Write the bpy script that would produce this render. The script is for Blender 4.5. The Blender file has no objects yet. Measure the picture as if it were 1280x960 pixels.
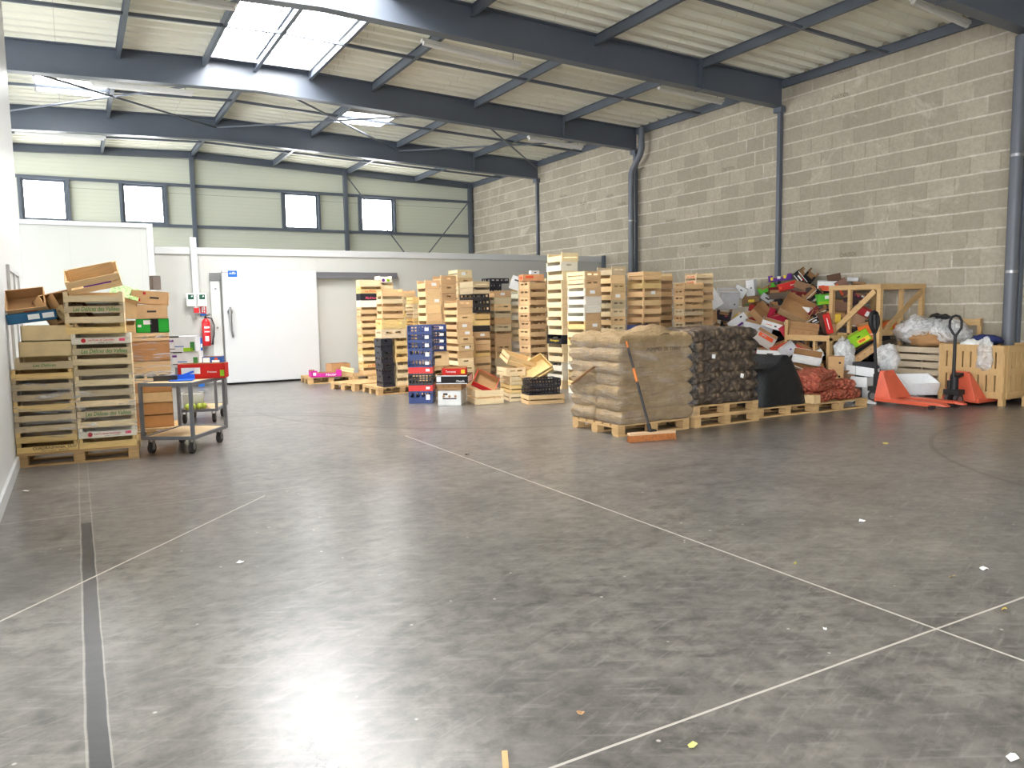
import bpy, math, random
from math import sin, cos, pi, radians, hypot, atan2, sqrt
from mathutils import Vector, Matrix, noise as mnoise

scene = bpy.context.scene
COL = scene.collection
rnd = random.Random(7)

# ------------------------------------------------------------------ camera model
EYE = 1.5
YAW, PITCH, ROLL, FPX = 0.51264422, -0.09798274, -0.01668859, 964.06
_f = Vector((sin(YAW) * cos(PITCH), cos(YAW) * cos(PITCH), sin(PITCH)))
_r = Vector((cos(YAW), -sin(YAW), 0))
_u = _r.cross(_f)
RX = _r * cos(ROLL) + _u * sin(ROLL)
UP = -_r * sin(ROLL) + _u * cos(ROLL)
CAM = Vector((0, 0, EYE))


def ray(x, y):
    return RX * ((x - 640) / FPX) - UP * ((y - 480) / FPX) + _f


def ground(x, y, z=0.0):
    d = ray(x, y)
    return CAM + d * ((z - EYE) / d.z)


def on_y(x, y, Y):
    d = ray(x, y)
    return CAM + d * (Y / d.y)


def on_x(x, y, X):
    d = ray(x, y)
    return CAM + d * (X / d.x)


# ------------------------------------------------------------------ object helpers
def tag(o, label=None, cat=None, group=None, kind=None):
    if label: o['label'] = label
    if cat: o['category'] = cat
    if group: o['group'] = group
    if kind: o['kind'] = kind
    return o


def link(o, parent=None):
    COL.objects.link(o)
    if parent is not None: o.parent = parent
    return o


def empty(name, loc=(0, 0, 0), rot=(0, 0, 0), label=None, cat=None, group=None):
    o = bpy.data.objects.new(name, None)
    o.empty_display_size = 0.05
    o.location = loc
    o.rotation_euler = rot
    link(o)
    return tag(o, label, cat, group)


def kids(o):
    return KID.get(o.name, [])


KID = {}


def adopt(o, parent):
    o.parent = parent
    KID.setdefault(parent.name, []).append(o)
    return o


def copy_tree(o, parent=None):
    c = o.copy()
    COL.objects.link(c)
    if parent is not None: adopt(c, parent)
    for ch in list(kids(o)):
        copy_tree(ch, c)
    return c


def paint(o, color):
    o.color = (*color[:3], 1)
    for c in kids(o): paint(c, color)


BOXF = ((0, 3, 2, 1), (4, 5, 6, 7), (0, 1, 5, 4), (1, 2, 6, 5), (2, 3, 7, 6), (3, 0, 4, 7))


class MB:
    """collects geometry for one mesh"""

    def __init__(s):
        s.v, s.f, s.m, s.sm = [], [], [], []

    def add(s, vs, fs, mi=0, smooth=False):
        b = len(s.v)
        s.v += [tuple(v) for v in vs]
        for f in fs:
            s.f.append(tuple(b + i for i in f)); s.m.append(mi); s.sm.append(smooth)
        return s

    def box(s, c, d, R=None, mi=0):
        x, y, z = d[0] / 2, d[1] / 2, d[2] / 2
        P = [Vector(p) for p in ((-x, -y, -z), (x, -y, -z), (x, y, -z), (-x, y, -z), (-x, -y, z), (x, -y, z), (x, y, z), (-x, y, z))]
        if R is not None: P = [R @ p for p in P]
        c = Vector(c)
        return s.add([p + c for p in P], BOXF, mi)

    def span(s, a, b, mi=0):
        return s.box([(a[i] + b[i]) / 2 for i in range(3)], [abs(b[i] - a[i]) for i in range(3)], None, mi)

    def bar(s, a, b, w, h, up=(0, 0, 1), mi=0):
        """rectangular bar from a to b"""
        a, b = Vector(a), Vector(b)
        d = b - a; L = d.length; d.normalize()
        upv = Vector(up)
        if abs(d.dot(upv)) > .98: upv = Vector((0, 1, 0))
        x = d.cross(upv).normalized(); z = x.cross(d)
        R = Matrix((x, d, z)).transposed()
        return s.box((a + b) / 2, (w, L, h), R, mi)

    def tube(s, pts, r, n=8, mi=0, caps=True, closed=False):
        pts = [Vector(p) for p in pts]
        rs = r if isinstance(r, (list, tuple)) else [r] * len(pts)
        vs, fs = [], []
        prev = None
        for i, p in enumerate(pts):
            if closed: t = pts[(i + 1) % len(pts)] - pts[i - 1]
            else: t = pts[min(i + 1, len(pts) - 1)] - pts[max(i - 1, 0)]
            t.normalize()
            if prev is None:
                a = Vector((0, 0, 1)) if abs(t.z) < .9 else Vector((1, 0, 0))
                x = t.cross(a).normalized()
            else:
                x = (prev - t * prev.dot(t)).normalized()
            prev = x
            y = t.cross(x)
            for k in range(n):
                a = 2 * pi * k / n
                vs.append(p + x * (rs[i] * cos(a)) + y * (rs[i] * sin(a)))
        m = len(pts)
        for i in range(m if closed else m - 1):
            j = (i + 1) % m
            for k in range(n):
                q = (k + 1) % n
                fs.append((i * n + k, i * n + q, j * n + q, j * n + k))
        s.add(vs, fs, mi, True)
        if caps and not closed:
            s.add([vs[k] for k in range(n)], [tuple(reversed(range(n)))], mi)
            s.add([vs[(m - 1) * n + k] for k in range(n)], [tuple(range(n))], mi)
        return s

    def disc_cyl(s, c, axis, r, w, n=20, mi=0):
        c = Vector(c); a = Vector(axis).normalized()
        return s.tube([c - a * w / 2, c + a * w / 2], r, n, mi)

    def prism(s, poly, a, b, mi=0):
        """poly in (y,z) or any 2d, swept along x from a to b"""
        n = len(poly)
        vs = [(a, p[0], p[1]) for p in poly] + [(b, p[0], p[1]) for p in poly]
        fs = [tuple(reversed(range(n))), tuple(range(n, 2 * n))]
        for i in range(n):
            j = (i + 1) % n
            fs.append((i, j, n + j, n + i))
        return s.add(vs, fs, mi)

    def xf(s, M, start=0):
        s.v = s.v[:start] + [tuple(M @ Vector(v)) for v in s.v[start:]]
        return s

    def mesh(s, name, mats):
        me = bpy.data.meshes.new(name)
        me.from_pydata(s.v, [], s.f)
        for m in (mats if isinstance(mats, (list, tuple)) else [mats]): me.materials.append(m)
        me.polygons.foreach_set('material_index', s.m)
        me.polygons.foreach_set('use_smooth', s.sm)
        me.update()
        return me

    def build(s, name, mats, parent=None, bevel=0, kind=None, loc=None, rot=None):
        o = bpy.data.objects.new(name, s.mesh(name, mats))
        COL.objects.link(o)
        if parent is not None: adopt(o, parent)
        if loc is not None: o.location = loc
        if rot is not None: o.rotation_euler = rot
        if bevel:
            b = o.modifiers.new('edge', 'BEVEL'); b.width = bevel; b.segments = 2; b.limit_method = 'ANGLE'
        if kind: o['kind'] = kind
        return o


def frame_from(px, py, origin):
    """matrix with local x,y axes px,py at origin"""
    x = Vector(px).normalized(); y = Vector(py); y = (y - x * y.dot(x)).normalized(); z = x.cross(y)
    M = Matrix((x, y, z)).transposed().to_4x4(); M.translation = Vector(origin)
    return M


_TXT = {}


def text_mesh(body, width, height, mat, shear=0.0, bold=0.0):
    key = (body, width, height, mat.name, shear, bold)
    if key in _TXT: return _TXT[key]
    cu = bpy.data.curves.new('lettering', 'FONT')
    cu.body = body; cu.align_x = 'CENTER'; cu.align_y = 'CENTER'; cu.shear = shear; cu.resolution_u = 2; cu.offset = bold
    o = bpy.data.objects.new('lettering_src', cu)
    me = bpy.data.meshes.new_from_object(o)
    bpy.data.objects.remove(o)
    xs = [v.co.x for v in me.vertices]; ys = [v.co.y for v in me.vertices]
    w = max(xs) - min(xs); h = max(ys) - min(ys)
    cx = (max(xs) + min(xs)) / 2; cy = (max(ys) + min(ys)) / 2
    for v in me.vertices:
        v.co.x = (v.co.x - cx) * width / w; v.co.y = (v.co.y - cy) * height / h; v.co.z = 0
    me.materials.clear(); me.materials.append(mat)
    _TXT[key] = me
    return me


def text(name, body, width, height, M, mat, parent=None, shear=0.0, bold=0.0):
    o = bpy.data.objects.new(name, text_mesh(body, width, height, mat, shear, bold))
    COL.objects.link(o)
    if parent is not None: adopt(o, parent)
    o.matrix_local = M
    return o


# local frame of a face: 'front' (-y), 'side' (-x), 'right' (+x), 'top'
def face_m(face, x, y, z):
    ax = {'front': ((1, 0, 0), (0, 0, 1)), 'side': ((0, -1, 0), (0, 0, 1)), 'right': ((0, 1, 0), (0, 0, 1)), 'top': ((1, 0, 0), (0, 1, 0))}[face]
    return frame_from(ax[0], ax[1], (x, y, z))


# ------------------------------------------------------------------ materials
class NT:
    def __init__(s, name):
        s.mat = bpy.data.materials.new(name); s.mat.use_nodes = True
        s.t = s.mat.node_tree; s.n = s.t.nodes; s.l = s.t.links
        s.b = s.n['Principled BSDF']; s.out = s.n['Material Output']
        s._tc = None

    def new(s, ty, **kw):
        nd = s.n.new(ty)
        for k, v in kw.items(): setattr(nd, k, v)
        return nd

    def set(s, sock, v):
        if hasattr(v, 'is_linked') or isinstance(v, bpy.types.NodeSocket): s.l.new(v, sock)
        elif isinstance(v, (tuple, list)) and len(v) == 3 and sock.type == 'RGBA': sock.default_value = (*v, 1)
        else: sock.default_value = v

    def obj(s):
        if s._tc is None: s._tc = s.new('ShaderNodeTexCoord').outputs['Object']
        return s._tc

    def math(s, op, a, b=0.0, c=0.0):
        nd = s.new('ShaderNodeMath', operation=op)
        s.set(nd.inputs[0], a); s.set(nd.inputs[1], b); s.set(nd.inputs[2], c)
        return nd.outputs[0]

    def xyz(s, v=None):
        nd = s.new('ShaderNodeSeparateXYZ'); s.l.new(v or s.obj(), nd.inputs[0])
        return nd.outputs

    def scale(s, v, k):
        nd = s.new('ShaderNodeVectorMath', operation='MULTIPLY'); s.l.new(v, nd.inputs[0]); nd.inputs[1].default_value = k
        return nd.outputs[0]

    def noise(s, scale, detail=4, rough=.5, vec=None, dist=0.0, out='Fac'):
        nd = s.new('ShaderNodeTexNoise'); s.l.new(vec or s.obj(), nd.inputs['Vector'])
        nd.inputs['Scale'].default_value = scale; nd.inputs['Detail'].default_value = detail; nd.inputs['Roughness'].default_value = rough; nd.inputs['Distortion'].default_value = dist
        return nd.outputs[out]

    def voro(s, scale, vec=None, feature='F1', out='Distance', rnd_=1.0):
        nd = s.new('ShaderNodeTexVoronoi', feature=feature); s.l.new(vec or s.obj(), nd.inputs['Vector'])
        nd.inputs['Scale'].default_value = scale; nd.inputs['Randomness'].default_value = rnd_
        return nd.outputs[out]

    def ramp(s, fac, stops):
        nd = s.new('ShaderNodeValToRGB'); s.l.new(fac, nd.inputs[0])
        el = nd.color_ramp.elements
        while len(el) < len(stops): el.new(.5)
        for e, (p, c) in zip(el, stops):
            e.position = p; e.color = (*c, 1) if isinstance(c, (tuple, list)) else (c, c, c, 1)
        return nd.outputs[0]

    def mix(s, fac, a, b, blend='MIX'):
        nd = s.new('ShaderNodeMix', data_type='RGBA', blend_type=blend)
        s.set(nd.inputs['Factor'], fac); s.set(nd.inputs['A'], a); s.set(nd.inputs['B'], b)
        # colour sockets are at indices 6/7
        for sock in nd.inputs:
            pass
        return nd.outputs['Result']

    def mixc(s, fac, a, b, blend='MIX'):
        nd = s.new('ShaderNodeMix', data_type='RGBA', blend_type=blend)
        s.set(nd.inputs[0], fac); s.set(nd.inputs[6], a); s.set(nd.inputs[7], b)
        return nd.outputs[2]

    def bump(s, h, strength=.3, dist=.01):
        nd = s.new('ShaderNodeBump'); nd.inputs['Strength'].default_value = strength; nd.inputs['Distance'].default_value = dist
        s.l.new(h, nd.inputs['Height']); s.l.new(nd.outputs[0], s.b.inputs['Normal'])

    def ocolor(s):
        return s.new('ShaderNodeObjectInfo').outputs['Color']

    def orand(s):
        return s.new('ShaderNodeObjectInfo').outputs['Random']

    def fin(s, color=None, rough=None, metal=None, spec=None):
        if color is not None: s.set(s.b.inputs['Base Color'], color)
        if rough is not None: s.set(s.b.inputs['Roughness'], rough)
        if metal is not None: s.set(s.b.inputs['Metallic'], metal)
        if spec is not None: s.set(s.b.inputs['Specular IOR Level'], spec)
        return s.mat


def srgb(r, g, b):
    f = lambda c: (c / 255 / 12.92) if c / 255 <= .04045 else ((c / 255 + .055) / 1.055) ** 2.4
    return (f(r), f(g), f(b))


def simple(name, col, rough=.5, metal=0.0, var=.12, scale=6.0, spec=.4):
    t = NT(name)
    n = t.noise(scale, 3)
    k = t.ramp(n, [(.3, 1 - var), (.7, 1.0)])
    return t.fin(t.mixc(1.0, col, k, 'MULTIPLY'), rough, metal, spec)


def emit(name, col, strength):
    t = NT(name)
    t.fin(col, .5)
    t.set(t.b.inputs['Emission Color'], col); t.b.inputs['Emission Strength'].default_value = strength
    return t.mat


def wood_mat(name, along='h', base=None, contrast=.22, rough=.65):
    """wood whose hue comes from the object's own colour; grain runs along the long horizontal axes"""
    t = NT(name)
    v = t.scale(t.obj(), (5, 5, 60) if along == 'h' else (50, 50, 4))
    nd = t.new('ShaderNodeVectorMath', operation='ADD'); t.l.new(v, nd.inputs[0])
    cb = t.new('ShaderNodeCombineXYZ'); rr = t.math('MULTIPLY', t.orand(), 40.0)
    for i in range(3): t.l.new(rr, cb.inputs[i])
    t.l.new(cb.outputs[0], nd.inputs[1])
    g = t.noise(1.0, 4, .6, nd.outputs[0], .6)
    k = t.ramp(g, [(.25, 1 - contrast), (.5, 1 - contrast * .3), (.75, 1.0)])
    kr = t.math('MULTIPLY_ADD', t.orand(), .22, .86)
    c = t.mixc(1.0, base if base else t.ocolor(), k, 'MULTIPLY')
    cbr = t.new('ShaderNodeCombineColor')
    for i in range(3): t.l.new(kr, cbr.inputs[i])
    c = t.mixc(1.0, c, cbr.outputs[0], 'MULTIPLY')
    return t.fin(c, rough, 0, .3)


M = {}
M['wood'] = wood_mat('crate_wood')
M['wood_v'] = wood_mat('upright_wood', 'v')
M['pallet'] = wood_mat('pallet_wood', 'h', srgb(205, 168, 118), .35, .75)
M['timber'] = wood_mat('timber', 'h', srgb(202, 166, 116), .25, .6)


def card_mat(name):
    t = NT(name)
    n = t.noise(9, 3); k = t.ramp(n, [(.3, .86), (.7, 1.0)])
    return t.fin(t.mixc(1.0, t.ocolor(), k, 'MULTIPLY'), .7, 0, .25)


M['card'] = card_mat('cardboard_print')
M['kraft'] = simple('kraft_board', srgb(176, 134, 92), .8, 0, .15, 7, .2)


def plas():
    t = NT('crate_plastic')
    return t.fin(t.ocolor(), .38, 0, .45)


M['plastic'] = plas()
M['steel'] = simple('painted_steel', srgb(92, 99, 110), .38, .0, .12, 1.5, .5)
M['steel_back'] = M['steel']
M['galv'] = simple('galvanised_steel', srgb(150, 150, 150), .35, .8, .2, 5, .5)
M['cartsteel'] = simple('cart_steel', srgb(118, 120, 126), .4, .3, .12, 5, .5)
M['white'] = simple('white_panel', srgb(202, 203, 203), .35, 0, .04, .8, .4)
M['whiteplastic'] = simple('white_plastic', srgb(240, 240, 236), .35, 0, .04, 3, .4)
M['black'] = simple('black_plastic', srgb(32, 32, 34), .5, 0, .2, 5, .4)
M['rubber'] = simple('grey_rubber', srgb(62, 58, 58), .6, 0, .2, 8, .3)
M['red'] = simple('red_enamel', srgb(216, 36, 44), .35, 0, .06, 4, .5)
M['orange'] = simple('orange_red_enamel', srgb(216, 96, 68), .4, 0, .14, 6, .5)
M['ply'] = wood_mat('plywood', 'h', srgb(222, 192, 146), .12, .5)
for nm, c in dict(ink_green=(70, 130, 70), ink_red=(205, 50, 60), ink_dark=(70, 62, 58), ink_white=(240, 240, 238), ink_orange=(224, 92, 52), ink_blue=(40, 100, 180), ink_purple=(110, 50, 140), ink_yellow=(236, 206, 60), ink_pink=(226, 92, 120), ink_black=(30, 28, 28), ink_lime=(150, 200, 40)).items():
    M[nm] = simple(nm, srgb(*c), .6, 0, .05, 10, .2)
# ------------------------------------------------------------------ room
WX, WL, YB, YC = 12.48, -0.59, 24.85, 17.05       # block wall, white wall, gable wall, cold room front
XR, ZR, ZE = 3.3, 6.225, 5.893                    # ridge and eaves
SL = (ZR - ZE) / (WX - XR)
YF, XL = -9.0, -6.0


def roof_z(x): return ZR - SL * abs(x - XR)


def struct(mb, name, mats, bevel=0, smooth=False):
    return tag(mb.build(name, mats, None, bevel), kind='structure')


# ---- floor
def floor_material():
    t = NT('polished_concrete')
    x, y, z = t.xyz()
    n1 = t.noise(.5, 4, .55)
    n2 = t.noise(9.0, 7, .72)
    n3 = t.noise(1.0, 6, .68, t.scale(t.obj(), (2.6, 6.0, 1.0)))
    base = t.ramp(n1, [(.3, srgb(86, 83, 80)), (.55, srgb(98, 94, 90)), (.75, srgb(112, 107, 101))])
    base = t.mixc(1.0, base, t.ramp(n2, [(.2, .6), (.55, 1.0), (.75, 1.0)]), 'MULTIPLY')
    base = t.mixc(t.ramp(n2, [(.40, 0), (.80, .75)]), base, srgb(152, 145, 137))
    base = t.mixc(t.ramp(n3, [(.40, 0), (.85, .7)]), base, srgb(140, 135, 129))
    n4 = t.noise(1.6, 4, .55)
    base = t.mixc(t.ramp(n4, [(.2, .55), (.62, 0)]), base, srgb(60, 59, 59))
    # fine scuffs along two directions
    for ang, sx, sy, th_ in ((.5, 3, 22, .56), (-.35, 4, 30, .58)):
        rot = t.new('ShaderNodeVectorRotate', rotation_type='Z_AXIS'); t.l.new(t.obj(), rot.inputs['Vector']); rot.inputs['Angle'].default_value = ang
        sc = t.noise(1.0, 4, .65, t.scale(rot.outputs[0], (sx, sy, 1)))
        base = t.mixc(t.ramp(sc, [(th_ - .02, 0), (th_ + .14, .34)]), base, srgb(158, 153, 147))
    spk = t.voro(5.0)
    base = t.mixc(t.ramp(spk, [(.03, .7), (.05, 0)]), base, srgb(200, 194, 186))

    def line(coord, pos, w, color, amt, lo=None, hi=None, along=None, wob=.012):
        nonlocal base
        wv = t.math('MULTIPLY_ADD', t.noise(3.0, 2), wob, -wob / 2)
        d = t.math('ABSOLUTE', t.math('ADD', t.math('SUBTRACT', coord, pos), wv))
        m = t.math('MULTIPLY', t.math('LESS_THAN', d, w), amt)
        if lo is not None: m = t.math('MULTIPLY', m, t.math('GREATER_THAN', along, lo))
        if hi is not None: m = t.math('MULTIPLY', m, t.math('LESS_THAN', along, hi))
        base = t.mixc(m, base, color)

    light = srgb(196, 190, 181)
    line(y, 2.03, .006, light, .85, wob=.006)
    line(x, 3.36, .0075, light, .85, -1, 8.6, y, wob=.006)
    line(y, 6.6, .006, light, .5, WL, 1.6, x, wob=.006)
    # worn dark strip with pale edges
    for e_ in (-.040, .036): line(x, -.02 + e_, .004, light, .3, None, 9.0, y)
    line(x, -.02, .033, srgb(56, 57, 60), .85, None, 6.3, y)
    # oblique painted line
    a = atan2(6.42 - 4.46, 1.26 + .42)
    dd = t.math('SUBTRACT', t.math('MULTIPLY', t.math('SUBTRACT', x, -.42), sin(a)), t.math('MULTIPLY', t.math('SUBTRACT', y, 4.46), cos(a)))
    line(dd, 0.0, .007, light, .85, -9, 1.27, x, wob=.006)
    # tyre tracks: arcs
    for cx, cy, r, w, lo, hi in ((9.6, 6.35, 1.05, .03, 6.0, 8.95), (9.6, 2.2, 3.2, .025, 4.5, 11.5), (1.2, 9.4, 2.4, .05, 10.2, 13.5), (.9, 9.2, 2.95, .05, 10.4, 13.5), (6.5, 12.2, 4.2, .04, 3.5, 12.0)):
        rx = t.math('SUBTRACT', x, cx); ry = t.math('SUBTRACT', y, cy)
        rr = t.math('SQRT', t.math('ADD', t.math('MULTIPLY', rx, rx), t.math('MULTIPLY', ry, ry)))
        along = x if cx == 9.6 else y
        line(rr, r, w, srgb(48, 44, 42), .5, lo, hi, along, .02)
    # crack
    cd = t.math('SUBTRACT', x, t.math('MULTIPLY_ADD', t.noise(2.4, 6, .7), .8, .28))
    line(cd, 0.0, .004, srgb(44, 42, 41), .8, 1.6, 2.65, y, .0)
    rg = .275
    t.bump(t.noise(3.0, 6, .6), .05, .01)
    return t.fin(base, rg, 0, .42)


fl = MB(); fl.span((XL - 3, YF - 2, -.15), (WX + .3, YB + .3, 0))
struct(fl, 'floor', floor_material())


# ---- block wall
def block_material():
    t = NT('concrete_blocks')
    x, y, z = t.xyz()
    cb = t.new('ShaderNodeCombineXYZ')
    wob = t.math('MULTIPLY_ADD', t.noise(2.5, 4, .6), .03, -.015)
    t.l.new(y, cb.inputs[0]); t.l.new(t.math('ADD', z, wob), cb.inputs[1])
    br = t.new('ShaderNodeTexBrick', offset=.5, offset_frequency=2)
    t.l.new(cb.outputs[0], br.inputs['Vector'])
    for k, v in (('Scale', 1.0), ('Mortar Size', .015), ('Mortar Smooth', .25), ('Bias', 0.0), ('Brick Width', .47), ('Row Height', .29)): br.inputs[k].default_value = v
    br.inputs['Color1'].default_value = (*srgb(186, 176, 158), 1); br.inputs['Color2'].default_value = (*srgb(164, 155, 138), 1)
    br.inputs['Mortar'].default_value = (*srgb(214, 208, 196), 1)
    c = br.outputs['Color']; mort = br.outputs['Fac']
    # vertical joints are thin and dark here, only the beds are pale and thick
    row = t.math('FRACT', t.math('DIVIDE', t.math('ADD', z, wob), .29))
    bed = t.math('LESS_THAN', t.math('ABSOLUTE', t.math('SUBTRACT', row, .5)), .445)
    vj = t.math('MULTIPLY', mort, bed)
    n2 = t.noise(.9, 3)
    thick = t.ramp(n2, [(.55, 1), (.68, 0)])
    c = t.mixc(t.math('MULTIPLY', vj, t.math('MULTIPLY', thick, .85)), c, srgb(150, 138, 118))
    n = t.noise(1.4, 6, .65, dist=.5)
    c = t.mixc(t.ramp(n, [(.35, .0), (.7, .45)]), c, srgb(164, 156, 142))
    c = t.mixc(t.ramp(t.noise(18, 5, .7), [(.35, .35), (.6, 0)]), c, srgb(140, 130, 112))
    # smeared mortar patches
    c = t.mixc(t.ramp(t.noise(1.1, 7, .72, dist=1.2), [(.58, 0), (.68, .55)]), c, srgb(206, 199, 185))
    t.bump(t.math('ADD', t.math('MULTIPLY', mort, -.6), t.noise(40, 4, .7)), .35, .01)
    return t.fin(c, .9, 0, .2)


w = MB(); w.span((WX, YF, 0), (WX + .25, YB + .3, ZE + .1))
struct(w, 'wall_right', block_material())

# faded maker's stamps on single blocks
M['stamp'] = simple('faded_stamp_ink', srgb(122, 112, 96), .9, 0, .3, 20, .1)
for i, (px, py) in enumerate(((1055, 88), (1050, 120), (910, 211), (838, 276), (881, 307), (704, 245), (729, 254), (762, 245), (1060, 318), (777, 255))):
    p = on_x(px, py, WX - .004)
    o = text('block_stamp', 'CHAUSSON', .34, .075, face_m('side', p.x, p.y, p.z), M['stamp'])
    o['kind'] = 'structure'
    o.name = 'wall_right_stamp'


# ---- gable wall (behind the cold room) with ribbed cladding
def cladding_material():
    t = NT('ribbed_cladding')
    x, y, z = t.xyz()
    f = t.math('FRACT', t.math('MULTIPLY', z, 9.0))
    c = t.mixc(t.ramp(f, [(.0, .5), (.08, 0)]), srgb(204, 206, 190), srgb(170, 172, 156))
    seam = t.math('LESS_THAN', t.math('FRACT', t.math('DIVIDE', z, 1.0)), .012)
    c = t.mixc(seam, c, srgb(150, 152, 134))
    t.bump(t.ramp(f, [(0, 0), (.1, 1), (.9, 1), (1, 0)]), .3, .01)
    return t.fin(c, .5, 0, .35)


WIN = [(-1.04, .01), (1.39, 2.48), (5.90, 6.96), (8.38, 9.51)]
WZ = (4.10, 5.20)
w = MB()
xs = [XL] + [v for a in WIN for v in a] + [WX + .3]
w.span((XL - 3, YB, 0), (WX + .3, YB + .2, WZ[0])); 
w.add([(XL - 3, YB, WZ[1]), (WX + .3, YB, WZ[1]), (WX + .3, YB, ZE), (XR, YB, ZR), (XL - 3, YB, ZE - .1), (XL - 3, YB + .2, WZ[1]), (WX + .3, YB + .2, WZ[1]), (WX + .3, YB + .2, ZE), (XR, YB + .2, ZR), (XL - 3, YB + .2, ZE - .1)],
      [(0, 1, 2, 3, 4), (9, 8, 7, 6, 5), (0, 5, 6, 1)])
xs = [XL - 3] + [v for a in WIN for v in a] + [WX + .3]
for i in range(0, len(xs), 2): w.span((xs[i], YB, WZ[0]), (xs[i + 1], YB + .2, WZ[1]))
struct(w, 'wall_back', cladding_material())

M['daylight'] = emit('daylight_pane', (1.0, 1.0, 1.0), 7.0)
for i, (a, b) in enumerate(WIN):
    f = MB()
    t_ = .06
    f.span((a, YB - .03, WZ[0]), (a + t_, YB + .1, WZ[1])).span((b - t_, YB - .03, WZ[0]), (b, YB + .1, WZ[1]))
    f.span((a + t_, YB - .03, WZ[0]), (b - t_, YB + .1, WZ[0] + t_)).span((a + t_, YB - .03, WZ[1] - t_), (b - t_, YB + .1, WZ[1]))
    o = struct(f, f'window_{i + 1}', M['steel'])
    p = MB(); p.span((a + t_, YB + .03, WZ[0] + t_), (b - t_, YB + .05, WZ[1] - t_))
    p.build('window_pane', M['daylight'], o)

# gable steelwork: two posts, rails, jamb posts beside the windows
n = 0
for X in (3.26, 7.87, 12.36):
    m = MB(); m.span((X - .06, YB - .16, 0), (X + .06, YB - .02, roof_z(X) - .05))
    struct(m, 'steel_column_back', M['steel'], .006)
for Z in (4.06, 5.24):
    m = MB(); m.span((XL, YB - .10, Z - .04), (WX, YB - .021, Z + .04))
    struct(m, 'steel_rail_back', M['steel'])
for a, b in WIN:
    for X in (a - .045, b + .045):
        m = MB(); m.span((X - .035, YB - .09, 4.10), (X + .035, YB - .021, 5.20))
        struct(m, 'steel_post_back', M['steel'])
m = MB(); m.bar((7.95, YB - .2, 5.75), (12.3, YB - .2, .3), .03, .03); struct(m, 'steel_brace_back', M['steel'])
m = MB(); m.bar((12.3, YB - .25, 5.3), (7.95, YB - .25, .3), .03, .03); struct(m, 'steel_brace_back', M['steel'])

# ---- roof sheets with skylight openings
SKY = [(2.40, 4.30, 12.15, 15.40), (2.40, 4.30, 7.6, 10.88), (-.42, .88, 17.66, 18.86), (5.74, 6.98, 17.70, 18.86), (2.40, 4.30, -5.5, -2.5)]  # last skylight is unseen behind the camera, added only for its light


def sheet_material():
    t = NT('roof_sheet')
    x, y, z = t.xyz()
    c = t.mixc(t.ramp(t.noise(1.2, 4), [(.3, 0), (.7, .35)]), srgb(240, 239, 224), srgb(226, 225, 208))
    seam = t.math('LESS_THAN', t.math('FRACT', t.math('DIVIDE', x, 2.34)), .004)
    c = t.mixc(t.math('MULTIPLY', seam, .4), c, srgb(150, 146, 136))
    return t.fin(c, .55, 0, .3)


PER = .33


def corr(mb, x0, x1, y0, y1):
    prof = []
    k0 = math.floor(y0 / PER) - 1
    pts = []
    for k in range(k0, int(y1 / PER) + 2):
        b = k * PER
        pts += [(b, .0), (b + .10, .0), (b + .135, .075), (b + .295, .075)]
    pts = [(yy, zz) for yy, zz in pts if y0 < yy < y1]

    def zat(yy):
        f = (yy / PER % 1) * PER
        return 0 if f < .10 else (f - .10) / .035 * .075 if f < .135 else .075 if f < .295 else (.33 - f) / .035 * .075
    pts = [(y0, zat(y0))] + pts + [(y1, zat(y1))]
    vs, fs = [], []
    for yy, zz in pts:
        vs += [(x0, yy, roof_z(x0) + zz), (x1, yy, roof_z(x1) + zz)]
    for i in range(len(pts) - 1): fs.append((2 * i, 2 * i + 1, 2 * i + 3, 2 * i + 2))
    mb.add(vs, fs)


rf = MB()
xcuts = sorted({XL - 3, XR, WX + .3} | {v for s in SKY for v in s[:2]})
for i in range(len(xcuts) - 1):
    a, b = xcuts[i], xcuts[i + 1]
    blocked = sorted([(s[2], s[3]) for s in SKY if s[0] < (a + b) / 2 < s[1]])
    y = YF
    for p, q in blocked:
        corr(rf, a, b, y, p); y = q
    corr(rf, a, b, y, YB + .3)
struct(rf, 'ceiling', sheet_material())

# skylights: white upstand, glazing bars, bright pane
M['skypane'] = emit('skylight_pane', (1.0, 1.0, 1.0), 12.0)
for i, (a, b, c, d) in enumerate(SKY):
    f = MB()
    za = max(roof_z(a), roof_z(b)) + .22
    tk = .04
    for X in (a, b - tk): f.span((X, c, roof_z(X) - .03), (X + tk, d, za))
    for Y in (c, d - tk): f.span((a, Y, min(roof_z(a), roof_z(b)) - .03), (b, Y + tk, za))
    o = struct(f, f'window_{i + 5}', M['white'])
    p = MB(); p.span((a, c, za - .03), (b, d, za)); p.build('skylight_pane', M['skypane'], o)
    if b - a > 1.5:
        g = MB()
        for X in (XR - .10, XR + .10): g.span((X - .02, c, za - .09), (X + .02, d, za - .031)) if a < XR < b else None
        g.span((a, (c + d) / 2 - .3, za - .07), (b, (c + d) / 2 - .27, za - .031))
        g.build('glazing_bar', M['galv'], o)

# ---- portal frames
BEAMS = [-2.85, 1.80, 6.45, 11.06, 15.62, 20.33]


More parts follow.
